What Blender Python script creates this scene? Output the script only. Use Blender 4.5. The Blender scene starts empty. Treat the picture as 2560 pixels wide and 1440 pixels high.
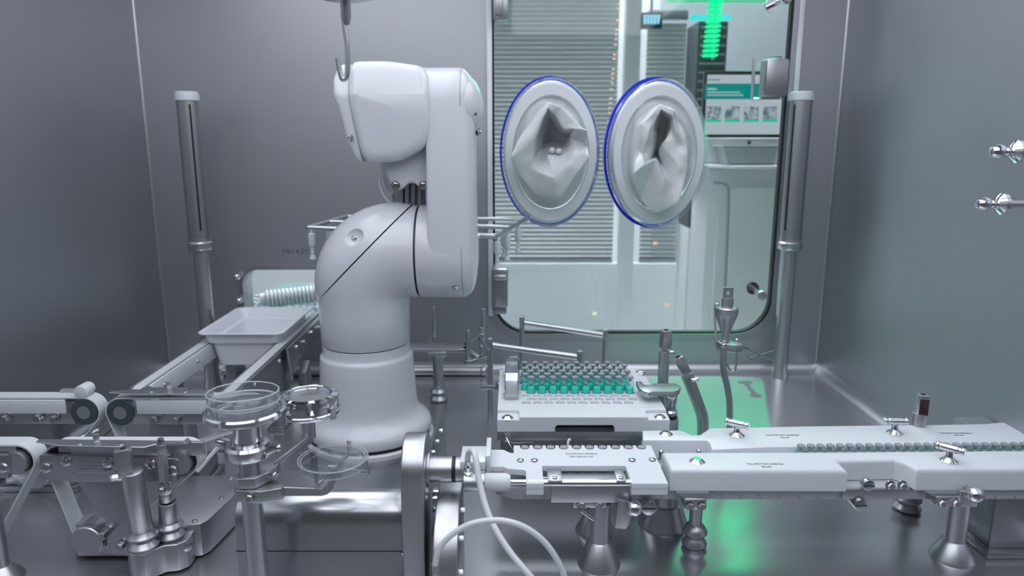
import bpy, bmesh, math, random
from mathutils import Vector, Matrix
random.seed(7)
S = bpy.context.scene
COL = S.collection
PI = math.pi
# ---------------------------------------------------------------- camera maths
H = 0.67; PITCH = math.radians(11.9); FPX = 1800.0
cp, sp = math.cos(PITCH), math.sin(PITCH)
def ray(px, py):
    a = (px-1280)/FPX; b = (720-py)/FPX
    return Vector((a, cp+b*sp, -sp+b*cp))
def P(px, py, Y):                       # point of the plane y = Y seen at that pixel
    d = ray(px, py); t = Y/d.y
    return Vector((d.x*t, Y, H+d.z*t))
def G(px, py, z=0.0):                   # point of the plane z = z
    d = ray(px, py); t = (z-H)/d.z
    return Vector((d.x*t, d.y*t, z))
def K(Y, z=0.15):                       # metres per pixel at a place
    return (Y*cp+(H-z)*sp)/FPX
# ---------------------------------------------------------------- materials
MAT = {}
def principled(name, col, rough=.5, metal=0., **kw):
    m = bpy.data.materials.new(name); m.use_nodes = True
    b = m.node_tree.nodes['Principled BSDF']
    b.inputs['Base Color'].default_value = (*col, 1); b.inputs['Roughness'].default_value = rough
    b.inputs['Metallic'].default_value = metal
    for k, v in kw.items(): b.inputs[k.replace('_', ' ')].default_value = v
    MAT[name] = m
    return m, b
def brushed(name, col, rough, stretch, amt=.10, aniso=0., tint=.05):
    m, b = principled(name, col, rough, 1.)
    nt = m.node_tree; N = nt.nodes; L = nt.links
    tc = N.new('ShaderNodeTexCoord'); mp = N.new('ShaderNodeMapping'); mp.inputs['Scale'].default_value = stretch
    nz = N.new('ShaderNodeTexNoise'); nz.inputs['Scale'].default_value = 1; nz.inputs['Detail'].default_value = 4
    L.new(tc.outputs['Object'], mp.inputs['Vector']); L.new(mp.outputs[0], nz.inputs['Vector'])
    mr = N.new('ShaderNodeMapRange'); mr.inputs['To Min'].default_value = rough-amt; mr.inputs['To Max'].default_value = rough+amt
    L.new(nz.outputs['Fac'], mr.inputs['Value']); L.new(mr.outputs[0], b.inputs['Roughness'])
    n2 = N.new('ShaderNodeTexNoise'); n2.inputs['Scale'].default_value = 2.2; n2.inputs['Detail'].default_value = 3
    L.new(tc.outputs['Object'], n2.inputs['Vector'])
    mx = N.new('ShaderNodeMix'); mx.data_type = 'RGBA'
    mx.inputs['A'].default_value = (*[c*(1-tint) for c in col], 1); mx.inputs['B'].default_value = (*[min(1, c*(1+tint)) for c in col], 1)
    L.new(n2.outputs['Fac'], mx.inputs['Factor']); L.new(mx.outputs['Result'], b.inputs['Base Color'])
    return m
brushed('wall_steel', (.455, .465, .50), .50, (400, 400, 3), .04)
brushed('floor_steel', (.48, .49, .525), .23, (6, 500, 6), .03)
brushed('brushed_steel', (.42, .43, .46), .38, (12, 300, 300), .04)
brushed('satin_steel', (.53, .54, .57), .36, (4, 4, 4), .02, tint=.02)
MAT['floor_steel'].node_tree.nodes['Principled BSDF'].inputs['Metallic'].default_value = .80
brushed('sheet_steel', (.50, .51, .54), .22, (4, 4, 4), .02, tint=.02)
principled('polished_steel', (.72, .73, .76), .07, 1.)
principled('bolt_steel', (.58, .58, .60), .16, 1.)
principled('robot_paint', (.60, .62, .67), .25, 0., Coat_Weight=.2, Coat_Roughness=.06)
m, b = principled('white_polymer', (.64, .67, .72), .38, 0.)
b.inputs['Subsurface Weight'].default_value = .25; b.inputs['Subsurface Radius'].default_value = (.01, .012, .014); b.inputs['Subsurface Scale'].default_value = 1.0
principled('milky_polymer', (.58, .61, .65), .30, 0., Transmission_Weight=.25)
principled('belt_rubber', (.60, .63, .66), .55)
principled('tray_plastic', (.78, .80, .86), .35)
principled('black_rubber', (.012, .012, .014), .45)
principled('dark_seam', (.03, .03, .035), .6)
principled('grey_stopper', (.27, .285, .32), .5)
principled('teal_liquid', (.0, .78, .62), .15, 0.)
principled('blue_gasket', (.005, .02, .62), .25)
principled('glove_rubber', (.58, .60, .62), .45)
principled('port_plastic', (.66, .69, .73), .25)
principled('ink', (.12, .13, .15), .6)
principled('room_white', (.75, .78, .80), .5)
principled('room_grey', (.33, .38, .41), .5)
principled('room_teal', (.16, .28, .28), .5)
principled('dark_cabinet', (.05, .075, .08), .35)
principled('black_plastic', (.01, .012, .014), .3)
principled('blind_slat', (.44, .47, .475), .4)
principled('red_window', (.03, .006, .006), .15)
def thin_clear(name, tint, refl=1.0, edge=.0, rough=.03):
    m = bpy.data.materials.new(name); m.use_nodes = True; nt = m.node_tree; N = nt.nodes; L = nt.links
    N.clear(); o = N.new('ShaderNodeOutputMaterial'); t = N.new('ShaderNodeBsdfTransparent'); g = N.new('ShaderNodeBsdfGlossy')
    t.inputs[0].default_value = (*tint, 1); g.inputs['Roughness'].default_value = rough
    lw = N.new('ShaderNodeLayerWeight'); lw.inputs['Blend'].default_value = .5
    pw = N.new('ShaderNodeMath'); pw.operation = 'POWER'; pw.inputs[1].default_value = 4.5; L.new(lw.outputs['Facing'], pw.inputs[0])
    ml = N.new('ShaderNodeMath'); ml.operation = 'MULTIPLY_ADD'; ml.inputs[1].default_value = refl; ml.inputs[2].default_value = edge
    mx = N.new('ShaderNodeMixShader'); L.new(pw.outputs[0], ml.inputs[0]); L.new(ml.outputs[0], mx.inputs[0])
    L.new(t.outputs[0], mx.inputs[1]); L.new(g.outputs[0], mx.inputs[2]); L.new(mx.outputs[0], o.inputs[0]); MAT[name] = m
thin_clear('window_glass', (.965, .985, .985), .6, .03)
thin_clear('vial_glass', (.95, .98, .98), 1.0, .10)
thin_clear('clear_acrylic', (.965, .97, .975), 1.0, .06)
def emit(name, col, st):
    m = bpy.data.materials.new(name); m.use_nodes = True; nt = m.node_tree; nt.nodes.clear()
    o = nt.nodes.new('ShaderNodeOutputMaterial'); e = nt.nodes.new('ShaderNodeEmission')
    e.inputs[0].default_value = (*col, 1); e.inputs[1].default_value = st; nt.links.new(e.outputs[0], o.inputs[0]); MAT[name] = m
emit('ceiling_glow', (.90, .94, 1.0), 2.6)
emit('room_glow', (.92, .96, 1.0), 25)
emit('green_led', (.0, 1.0, .38), 1.1)
emit('green_panel_glow', (.0, 1.0, .35), 5.0)
emit('cyan_led', (.05, .85, .85), 1.0)
emit('blue_display', (.25, .75, 1.0), 1.0)
emit('warm_glow', (1.0, .62, .5), .9)  # for small warm lamps and for painted lamp reflections
emit('yellow_led', (.8, 1.0, .45), 1.0)
emit('screen_white', (.52, .60, .66), .8)
emit('screen_teal', (.0, .30, .27), .8)
emit('screen_green', (.02, .62, .38), .8)
emit('screen_text', (.45, .66, .70), .7)
def photo_emit(name, scale, seed):
    m = bpy.data.materials.new(name); m.use_nodes = True; nt = m.node_tree; N = nt.nodes; L = nt.links; N.clear()
    o = N.new('ShaderNodeOutputMaterial'); e = N.new('ShaderNodeEmission'); tc = N.new('ShaderNodeTexCoord')
    nz = N.new('ShaderNodeTexNoise'); nz.noise_dimensions = '4D'; nz.inputs['W'].default_value = seed; nz.inputs['Scale'].default_value = scale; nz.inputs['Detail'].default_value = 5
    cr = N.new('ShaderNodeValToRGB'); cr.color_ramp.elements[0].position = .38; cr.color_ramp.elements[1].position = .62
    cr.color_ramp.elements[0].color = (.08, .17, .20, 1); cr.color_ramp.elements[1].color = (.5, .57, .63, 1)
    L.new(tc.outputs['Object'], nz.inputs['Vector']); L.new(nz.outputs['Fac'], cr.inputs[0]); L.new(cr.outputs[0], e.inputs[0]); e.inputs[1].default_value = .8
    L.new(e.outputs[0], o.inputs[0]); MAT[name] = m
photo_emit('screen_photo_crowd', 90, 1.); photo_emit('screen_photo_room', 30, 4.)
# ---------------------------------------------------------------- mesh collector
def frame(axis):
    a = Vector(axis).normalized(); u = a.orthogonal().normalized()
    if abs(a.z) > .99: u = Vector((1, 0, 0))
    return Matrix((u, a.cross(u), a)).transposed()
class MB:
    def __init__(s): s.v = []; s.f = []; s.m = []
    def raw(s, vs, fs, mi=0):
        o = len(s.v); s.v += [Vector(v) for v in vs]; s.f += [tuple(i+o for i in f) for f in fs]; s.m += [mi]*len(fs); return s
    def bm(s, bm, mi=0):
        bm.verts.index_update(); s.raw([v.co.copy() for v in bm.verts], [[v.index for v in f.verts] for f in bm.faces], mi); bm.free(); return s
    def box(s, c, d, rot=None, bev=0., seg=2, mi=0):
        b = bmesh.new(); bmesh.ops.create_cube(b, size=1)
        for v in b.verts: v.co = Vector((v.co.x*d[0], v.co.y*d[1], v.co.z*d[2]))
        if bev: bmesh.ops.bevel(b, geom=b.edges[:], offset=bev, segments=seg, profile=.5, affect='EDGES')
        R = rot if rot is not None else Matrix.Identity(3)
        for v in b.verts: v.co = R @ v.co + Vector(c)
        return s.bm(b, mi)
    def span(s, x0, x1, y0, y1, z0, z1, bev=0., seg=2, mi=0):
        return s.box(((x0+x1)/2, (y0+y1)/2, (z0+z1)/2), (abs(x1-x0), abs(y1-y0), abs(z1-z0)), None, bev, seg, mi)
    def beam(s, p0, p1, w, h, bev=0., mi=0):      # box between two points, w sideways, h up
        p0 = Vector(p0); p1 = Vector(p1); a = (p1-p0).normalized()
        u = a.cross(Vector((0, 0, 1)));
        u = u.normalized() if u.length > 1e-4 else Vector((1, 0, 0))
        R = Matrix((a, u, a.cross(u))).transposed()
        return s.box((p0+p1)/2, ((p1-p0).length, w, h), R, bev, 2, mi)
    def lathe(s, prof, o=(0, 0, 0), axis=(0, 0, 1), n=36, mi=0, sx=1., sy=1.):
        R = frame(axis); o = Vector(o); vs = []; fs = []; idx = []
        for r, z in prof:
            if r < 1e-6: idx.append([len(vs)]); vs.append(o+R@Vector((0, 0, z)))
            else:
                idx.append(list(range(len(vs), len(vs)+n)))
                for k in range(n):
                    t = 2*PI*k/n; vs.append(o+R@Vector((r*math.cos(t)*sx, r*math.sin(t)*sy, z)))
        for a, b in zip(idx, idx[1:]):
            if len(a) == 1 and len(b) == 1: continue
            for k in range(n):
                k2 = (k+1) % n
                if len(a) == 1: fs.append((a[0], b[k], b[k2]))
                elif len(b) == 1: fs.append((a[k], a[k2], b[0]))
                else: fs.append((a[k], a[k2], b[k2], b[k]))
        return s.raw(vs, fs, mi)
    def cyl(s, p0, p1, r0, r1=None, n=28, bev=0., mi=0):
        p0 = Vector(p0); p1 = Vector(p1); r1 = r0 if r1 is None else r1; L = (p1-p0).length
        if bev: pr = [(0, 0), (r0-bev, 0), (r0-bev*.3, bev*.3), (r0, bev), (r1, L-bev), (r1-bev*.3, L-bev*.3), (r1-bev, L), (0, L)]
        else: pr = [(0, 0), (r0, 0), (r1, L), (0, L)]
        return s.lathe(pr, p0, p1-p0, n, mi)
    def ball(s, c, r, sc=(1, 1, 1), mi=0):
        b = bmesh.new(); bmesh.ops.create_uvsphere(b, u_segments=24, v_segments=14, radius=r)
        for v in b.verts: v.co = Vector((v.co.x*sc[0], v.co.y*sc[1], v.co.z*sc[2]))+Vector(c)
        return s.bm(b, mi)
    def tube(s, pts, r, n=12, sm=6, closed=False, rads=None, mi=0):
        pts = [Vector(p) for p in pts]
        if sm > 1:
            out = []; m = len(pts); rng = range(m if closed else m-1)
            for i in rng:
                p1 = pts[i]; p2 = pts[(i+1) % m]
                p0 = pts[(i-1) % m] if (closed or i > 0) else p1*2-p2
                p3 = pts[(i+2) % m] if (closed or i < m-2) else p2*2-p1
                for k in range(sm):
                    t = k/sm
                    out.append(.5*((2*p1)+(p2-p0)*t+(2*p0-5*p1+4*p2-p3)*t*t+(3*p1-p0-3*p2+p3)*t**3))
            if not closed: out.append(pts[-1])
            pts = out
        m = len(pts); vs = []; fs = []; u = None
        for i, p in enumerate(pts):
            a = (pts[(i+1) % m]-pts[i-1]) if closed else (pts[min(i+1, m-1)]-pts[max(i-1, 0)])
            a.normalize()
            if u is None: u = a.orthogonal().normalized()
            u = (u-a*u.dot(a)).normalized(); w = a.cross(u)
            for k in range(n):
                t = 2*PI*k/n; vs.append(p+(u*math.cos(t)+w*math.sin(t))*r)
        for i in range(m if closed else m-1):
            j = (i+1) % m
            for k in range(n): fs.append((i*n+k, i*n+(k+1) % n, j*n+(k+1) % n, j*n+k))
        if not closed: fs += [tuple(range(n))[::-1], tuple(range((m-1)*n, m*n))]
        return s.raw(vs, fs, mi)
    def prism(s, pts, d0, d1, plane='XZ', bev=0., seg=3, only=None, mi=0):
        def mp(a, b, d): return {'XZ': (a, d, b), 'XY': (a, b, d), 'YZ': (d, a, b)}[plane]
        b = bmesh.new(); v0 = [b.verts.new(mp(p[0], p[1], d0)) for p in pts]; v1 = [b.verts.new(mp(p[0], p[1], d1)) for p in pts]
        f0 = b.faces.new(v0[::-1]); f1 = b.faces.new(v1); n = len(pts)
        for k in range(n): b.faces.new((v0[k], v0[(k+1) % n], v1[(k+1) % n], v1[k]))
        bmesh.ops.recalc_face_normals(b, faces=b.faces[:])
        if bev:
            e = set()
            if only in (None, 0): e |= set(f0.edges)
            if only in (None, 1): e |= set(f1.edges)
            bmesh.ops.bevel(b, geom=list(e), offset=bev, segments=seg, profile=.5, affect='EDGES')
        return s.bm(b, mi)
    def pillow(s, poly, d0, d1, r, plane='XZ', back=None, n=6, mi=0):
        # outline with rounded front (d0) and back (d1) edges, made of inset rings
        def mp(a, b, d): return Vector({'XZ': (a, d, b), 'XY': (a, b, d), 'YZ': (d, a, b)}[plane])
        m = len(poly); cx = sum(p[0] for p in poly)/m; cy = sum(p[1] for p in poly)/m
        rad = min(math.hypot(p[0]-cx, p[1]-cy) for p in poly); back = r if back is None else back; sg = 1 if d1 > d0 else -1
        def rg(e, d): k = 1-e/rad; return [mp(cx+(p[0]-cx)*k, cy+(p[1]-cy)*k, d) for p in poly]
        R = [rg(r*(1-math.sin(PI/2*k/n)), d0+sg*r*(1-math.cos(PI/2*k/n))) for k in range(n+1)]
        R += [rg(back*(1-math.cos(PI/2*k/n)), d1-sg*back*(1-math.sin(PI/2*k/n))) for k in range(n+1)]
        return s.loft(R, mi=mi)
    def holed(s, outer, holes, d0, d1, plane='XZ', mi=0):
        def mp(a, b, d): return {'XZ': (a, d, b), 'XY': (a, b, d), 'YZ': (d, a, b)}[plane]
        b = bmesh.new(); es = []
        for lp in [outer]+holes:
            vs = [b.verts.new(mp(p[0], p[1], d0)) for p in lp]
            es += [b.edges.new((vs[i], vs[(i+1) % len(vs)])) for i in range(len(vs))]
        r = bmesh.ops.triangle_fill(b, edges=es, use_beauty=True)
        fs = [g for g in r['geom'] if isinstance(g, bmesh.types.BMFace)]
        ex = bmesh.ops.extrude_face_region(b, geom=fs)
        dv = Vector(mp(0, 0, d1-d0))
        for g in ex['geom']:
            if isinstance(g, bmesh.types.BMVert): g.co += dv
        fr = set(b.faces[:])
        if not any(f in fr and f.is_valid for f in fs): pass
        bmesh.ops.recalc_face_normals(b, faces=b.faces[:])
        return s.bm(b, mi)
    def loft(s, rings, cap=True, mi=0):
        n = len(rings[0]); vs = [p for r in rings for p in r]; fs = []
        for i in range(len(rings)-1):
            for k in range(n): fs.append((i*n+k, i*n+(k+1) % n, (i+1)*n+(k+1) % n, (i+1)*n+k))
        if cap: fs += [tuple(range(n))[::-1], tuple(range((len(rings)-1)*n, len(rings)*n))]
        return s.raw(vs, fs, mi)
    def belt(s, circles, t, y0, y1, N=160, mi=0):     # circles (x, z, r): taut loop in the XZ plane
        O = []; I = []
        for k in range(N):
            a = 2*PI*k/N; n = (math.cos(a), math.sin(a))
            c = max(circles, key=lambda c: c[0]*n[0]+c[1]*n[1]+c[2])
            O.append((c[0]+c[2]*n[0], c[1]+c[2]*n[1])); I.append((c[0]+(c[2]-t)*n[0], c[1]+(c[2]-t)*n[1]))
        vs = []; fs = []
        for (ox, oz), (ix, iz) in zip(O, I): vs += [(ox, y0, oz), (ox, y1, oz), (ix, y1, iz), (ix, y0, iz)]
        for k in range(N):
            a = 4*k; c = 4*((k+1) % N)
            for j in range(4): fs.append((a+j, a+(j+1) % 4, c+(j+1) % 4, c+j))
        return s.raw(vs, fs, mi)
ORG = {}
def link_mesh(name, mb, mats, org, ang=35):
    me = bpy.data.meshes.new(name)
    me.from_pydata([v-org for v in mb.v], [], mb.f)
    b = bmesh.new(); b.from_mesh(me); bmesh.ops.remove_doubles(b, verts=b.verts[:], dist=1e-6)
    bmesh.ops.recalc_face_normals(b, faces=b.faces[:]); b.to_mesh(me); b.free()
    if isinstance(mats, str): mats = [mats]
    for m in mats: me.materials.append(MAT[m])
    if len(mats) > 1 and len(me.polygons) == len(mb.m):
        for p, i in zip(me.polygons, mb.m): p.material_index = i
    for p in me.polygons: p.use_smooth = True
    me.set_sharp_from_angle(angle=math.radians(ang))
    o = bpy.data.objects.new(name, me); COL.objects.link(o)
    return o
def tag(o, label, cat, group=None):
    o['label'] = label; o['category'] = cat
    if group: o['group'] = group
def thing(name, label, cat, loc, group=None):
    o = bpy.data.objects.new(name, None); COL.objects.link(o); o.empty_display_size = .02
    o.location = loc; ORG[o.name] = Vector(loc); tag(o, label, cat, group); return o
def part(name, mb, mat, parent, label=None, ang=35):
    org = ORG[parent.name]; o = link_mesh(name, mb, mat, org, ang); o.parent = parent; ORG[o.name] = org
    if label: o['label'] = label
    if parent.type == 'MESH': pass
    return o
def solo(name, mb, mat, label, cat, group=None, ang=35):
    xs = [v.x for v in mb.v]; ys = [v.y for v in mb.v]; zs = [v.z for v in mb.v]
    org = Vector(((min(xs)+max(xs))/2, (min(ys)+max(ys))/2, min(zs)))
    o = link_mesh(name, mb, mat, org, ang); o.location = org; ORG[o.name] = org; tag(o, label, cat, group); return o
def struct(name, mb, mat, parent=None, ang=35):
    if parent is not None: return part(name, mb, mat, parent, None, ang)
    o = link_mesh(name, mb, mat, Vector((0, 0, 0)), ang); ORG[o.name] = Vector((0, 0, 0)); o['kind'] = 'structure'; return o
def text(name, body, size, loc, R, parent, mat='ink', ext=.0001, label=None):
    c = bpy.data.curves.new(name, 'FONT'); c.body = body; c.size = size; c.align_x = 'CENTER'; c.align_y = 'CENTER'; c.extrude = ext; c.resolution_u = 2
    t = bpy.data.objects.new(name+'_src', c); COL.objects.link(t)
    dg = bpy.context.evaluated_depsgraph_get(); me = bpy.data.meshes.new_from_object(t.evaluated_get(dg))
    COL.objects.unlink(t); bpy.data.objects.remove(t)
    org = ORG[parent.name]; me.transform(Matrix.Translation(Vector(loc)-org) @ R.to_4x4())
    me.materials.clear(); me.materials.append(MAT[mat])
    o = bpy.data.objects.new(name, me); COL.objects.link(o); o.parent = parent; ORG[o.name] = org
    if label: o['label'] = label
    return o
def cut(o, mb):                        # subtract a shape from a finished part
    org = ORG[o.name]; c = link_mesh('cutter', mb, 'dark_seam', org)
    if o.parent: c.parent = o.parent
    bpy.context.view_layer.update()
    m = o.modifiers.new('Boolean', 'BOOLEAN'); m.operation = 'DIFFERENCE'; m.object = c; m.solver = 'EXACT'
    dg = bpy.context.evaluated_depsgraph_get(); me = bpy.data.meshes.new_from_object(o.evaluated_get(dg))
    o.modifiers.clear(); old = o.data; o.data = me; bpy.data.objects.remove(c); bpy.data.meshes.remove(old)
    me.set_sharp_from_angle(angle=math.radians(40))
def dup(root, loc, label=None, rz=None, group=None):
    r = root.copy(); COL.objects.link(r); r.location = loc
    if label: r['label'] = label
    if group: r['group'] = group
    if rz is not None: r.rotation_euler = (0, 0, rz)
    for ch in list(root.children):
        c = ch.copy(); COL.objects.link(c); c.parent = r
        for g in list(ch.children):
            d = g.copy(); COL.objects.link(d); d.parent = c
    return r
def rrect(x0, x1, z0, z1, r, n=8, rs=None):
    rs = rs or [r]*4; out = []
    for (cx, cz, a0, rr) in ((x0+rs[0], z0+rs[0], PI, rs[0]), (x1-rs[1], z0+rs[1], 1.5*PI, rs[1]), (x1-rs[2], z1-rs[2], 0, rs[2]), (x0+rs[3], z1-rs[3], .5*PI, rs[3])):
        for k in range(n+1):
            a = a0+.5*PI*k/n; out.append((cx+rr*math.cos(a), cz+rr*math.sin(a)))
    return out
def circle(x, z, r, n=20): return [(x+r*math.cos(2*PI*k/n), z+r*math.sin(2*PI*k/n)) for k in range(n)]
def bolt(parent, p, d, r, h=None, kind='hex', label=None):
    h = h or r*.8; d = Vector(d).normalized(); p = Vector(p)-d*h*.25; mb = MB()
    if kind == 'hex':
        mb.lathe([(0, 0), (r*1.25, 0), (r*1.25, h*.3), (0, h*.3)], p, d, 24)
        mb.lathe([(0, h*.3), (r, h*.3), (r, h*1.1), (r*.85, h*1.25), (0, h*1.25)], p, d, 6)
    elif kind == 'dome':
        mb.lathe([(0, 0), (r, 0), (r, h*.25), (r*.85, h*.7), (r*.5, h*.95), (0, h*1.05)], p, d, 24)
        R = frame(d); mb.box(p+d*h*.98, (r*1.5, r*.14, h*.2), R)
    elif kind == 'cone':
        mb.lathe([(0, 0), (r, 0), (r, h*.15), (r*.45, h*1.0), (0, h*1.0)], p, d, 24)
    return part('bolt', mb, 'bolt_steel', parent, label)
RZ = lambda a: Matrix.Rotation(a, 3, 'Z')
RX = lambda a: Matrix.Rotation(a, 3, 'X')
RY = lambda a: Matrix.Rotation(a, 3, 'Y')
FACE = RX(PI/2)          # text facing the camera on a wall
ORD = ['first', 'second', 'third', 'fourth', 'fifth', 'sixth', 'seventh', 'eighth', 'ninth', 'tenth', 'eleventh', 'twelfth', 'thirteenth', 'fourteenth', 'fifteenth', 'sixteenth', 'seventeenth', 'eighteenth', 'nineteenth', 'twentieth', 'twenty-first', 'twenty-second', 'twenty-third', 'twenty-fourth', 'twenty-fifth']
# ================================================================ THE SETTING
WX0, WX1, WY, TOP = -1.0, .889, 2.01, 1.26
G0, G1, GB, GT = -.053, .742, .112, 1.17          # big window opening
struct('floor', MB().span(WX0-.02, WX1+.02, -.8, WY+.02, -.02, 0), 'floor_steel')
win1 = rrect(G0, G1, GB, GT, .1, 10)
a = P(617, 830, WY); b = P(800, 674, WY); w2 = (a.x, a.x+.30, b.z-.155, b.z)
win2 = rrect(w2[0], w2[1], w2[2], w2[3], .045, 8)
wb = struct('wall_back', MB().holed([(WX0-.02, 0), (WX1+.02, 0), (WX1+.02, TOP), (WX0-.02, TOP)], [win1, win2], WY, WY+.03), 'wall_steel')
text('lettering', 'MH 4.01', .021, P(738, 629, WY-.0008), FACE, wb, 'ink')
struct('wall_left', MB().span(WX0-.02, WX0, -.8, WY, 0, TOP), 'wall_steel')
struct('wall_right', MB().span(WX1, WX1+.02, -.8, WY, 0, TOP), 'wall_steel')
cl = struct('ceiling', MB().span(WX0-.02, WX1+.02, -.8, WY+.03, TOP, TOP+.02), 'wall_steel')
for i, (x0, x1) in enumerate(((-.86, -.10), (.0, .76))):
    t = thing('ceiling_light', 'flat white light panel in the steel ceiling above the '+('robot' if i == 0 else 'vial line'), 'light', ((x0+x1)/2, .75, TOP), 'ceiling light panels')
    part('light_frame', MB().holed(rrect(x0-.03, x1+.03, -.43, 1.75, .03), [rrect(x0, x1, -.40, 1.72, .02)], TOP-.012, TOP, 'XY'), 'satin_steel', t)
    part('diffuser', MB().span(x0, x1, -.40, 1.72, TOP-.006, TOP), 'ceiling_glow', t)
def cove(p0, p1, u, v, r, n=6):      # concave fillet between two surfaces
    vs = []; fs = []; p0 = Vector(p0); p1 = Vector(p1); u = Vector(u); v = Vector(v)
    for p in (p0, p1):
        vs.append(p)
        for k in range(n+1):
            a = .5*PI*k/n; vs.append(p+u*r*(1-math.sin(a))+v*r*(1-math.cos(a)))
    m = n+2
    for k in range(m): fs.append((k, (k+1) % m, m+(k+1) % m, m+k))
    fs += [tuple(range(m))[::-1], tuple(range(m, 2*m))]
    return MB().raw(vs, fs)
struct('baseboard_back', cove((WX0, WY, 0), (WX1, WY, 0), (0, -1, 0), (0, 0, 1), .028), 'satin_steel')
struct('baseboard_left', cove((WX0, -.8, 0), (WX0, WY, 0), (1, 0, 0), (0, 0, 1), .028), 'satin_steel')
struct('baseboard_right', cove((WX1, -.8, 0), (WX1, WY, 0), (-1, 0, 0), (0, 0, 1), .028), 'satin_steel')
struct('trim_1', cove((WX0, WY, 0), (WX0, WY, TOP), (1, 0, 0), (0, -1, 0), .006), 'satin_steel')
struct('trim_2', cove((WX1, WY, 0), (WX1, WY, TOP), (-1, 0, 0), (0, -1, 0), .006), 'satin_steel')
# big window: steel surround, black gasket, pane, white seal strips
wf = struct('window_1', MB().holed(rrect(G0-.016, G1+.016, GB-.016, GT+.016, .115, 10), [win1], WY-.006, WY, 'XZ'), 'satin_steel')
part('gasket', MB().holed(rrect(G0, G1, GB, GT, .1, 10), [rrect(G0+.005, G1-.005, GB+.005, GT-.005, .096, 10)], WY, WY+.02), 'black_rubber', wf)
part('pane', MB().holed(rrect(G0+.004, G1-.004, GB+.004, GT-.004, .096, 10), [], WY+.008, WY+.013), 'window_glass', wf)
zs = P(1228, 788, WY).z
part('seal_strip', MB().span(-.067, -.0535, WY-.012, WY-.006, zs, TOP, .002), 'tray_plastic', wf)
part('seal_strip', MB().span(.756, .769, WY-.012, WY-.006, zs, TOP, .002), 'tray_plastic', wf)
w = struct('window_2', MB().holed(rrect(w2[0]-.012, w2[1]+.012, w2[2]-.012, w2[3]+.012, .055, 8), [win2], WY-.003, WY, 'XZ'), 'satin_steel')
part('tunnel', MB().holed(rrect(w2[0]-.004, w2[1]+.004, w2[2]-.004, w2[3]+.004, .05, 8), [win2], WY+.03, WY+.07, 'XZ'), 'satin_steel', w)
# low pipe along the back wall
pl = P(560, 928, 1.965); pr = P(1208, 928, 1.965)
mb = MB(); mb.cyl(pl, pr, .0125); mb.ball(pr, .0145)
solo('wall_pipe', mb, 'satin_steel', 'horizontal steel pipe low along the back wall, ending in a ball behind the acrylic shield', 'pipe')
# ================================================================ OUTSIDE THE WINDOW
struct('floor_2', MB().span(-2.6, 4.2, WY+.04, 5.2, -.35, -.33), 'room_white')
struct('wall_far', MB().span(-2.6, 4.2, 5.2, 5.24, -.35, 3.4), 'room_white')
struct('ceiling_2', MB().span(-2.6, 4.2, WY+.04, 5.2, 3.4, 3.44), 'room_white')
struct('trim_3', MB().span(*sorted((P(1556, 300, 3.3).x, P(1594, 300, 3.3).x)), 3.28, 3.34, -.33, 3.4, .004), 'room_white')
struct('trim_4', MB().span(P(1720, 300, 3.3).x, P(1742, 300, 3.3).x, 3.28, 3.34, -.33, P(0, 600, 3.3).z, .004), 'room_white')
def blind(x0, x1, y0, y1, Y, label):
    a = P(x0, y1, Y); b = P(x1, y0, Y); pitch = 11.2*K(Y, .7); n = int((b.z-a.z)/pitch); mb = MB()
    for k in range(n):
        mb.box(((a.x+b.x)/2, Y, a.z+(k+.5)*pitch), (b.x-a.x, pitch*1.12, .0012), RX(math.radians(-50)))
    t = thing('window_blind', label, 'blind', ((a.x+b.x)/2, Y, a.z), 'window blinds in the room outside')
    part('slats', mb, 'blind_slat', t); part('bottom_rail', MB().span(a.x, b.x, Y-.012, Y+.012, a.z-.012, a.z+.004, .002), 'room_grey', t)
    part('head_rail', MB().span(a.x, b.x, Y-.02, Y+.02, b.z, b.z+.04, .002), 'room_grey', t)
blind(1150, 1553, -120, 650, 3.42, 'wide grey-green slatted blind outside, left of the pale pillar')
blind(1597, 1718, 50, 650, 3.42, 'narrow slatted blind outside, right of the pale pillar')
a = P(300, 800, 3.6); b = P(1720, 655, 3.6)
solo('low_partition', MB().span(a.x, b.x, 3.56, 3.6, -.33, b.z, .004), 'room_white', 'pale low partition below the blinds in the room outside', 'partition')
mb = MB(); a = P(1716, 660, 3.15); b = P(1822, 52, 3.15); zm_ = P(1716, 570, 3.15).z; mb.span(a.x, b.x, 3.15, 3.35, zm_, b.z, .006)
t = thing('dark_rack', 'tall dark cabinet with cyan strip on top outside the window', 'cabinet', ((a.x+b.x)/2, 3.25, -.33))
part('body', mb, 'dark_cabinet', t)
part('base_cabinet', MB().span(a.x, b.x, 3.145, 3.35, -.33, zm_, .006), 'room_white', t, 'pale base cabinet')
mb = MB()
for k in range(22): mb.span(a.x+.01, b.x-.01, 3.142, 3.15, b.z-.03-k*.036, b.z-.022-k*.036)
part('louvres', mb, 'room_grey', t)
c0 = P(1725, 50, 3.14); c1 = P(1825, 38, 3.14)
part('cyan_strip', MB().span(c0.x, c1.x, 3.12, 3.15, c0.z, c1.z, .002), 'cyan_led', t, 'cyan glowing strip')
t = thing('signal_light', 'column of short glowing green bars in front of the dark cabinet', 'light', P(1783, 150, 3.05))
q_ = P(1786, -60, 3.09); part('mast', MB().cyl(P(1782, 150, 3.09), (q_.x, 3.09, 3.4), .006), 'room_grey', t)
for k in range(17):
    yy = 138-12.2*k; xc = 1777+.11*(138-yy); wv = 17
    a = P(xc-wv, yy+3, 3.05); b = P(xc+wv, yy-3.5, 3.05)
    part('light_bar', MB().span(a.x, b.x, 3.04, 3.088, a.z, b.z, .003), 'green_led', t)
a = P(1606, 68, 3.1); b = P(1654, 34, 3.1)
HX = (a.x+b.x)/2
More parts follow.
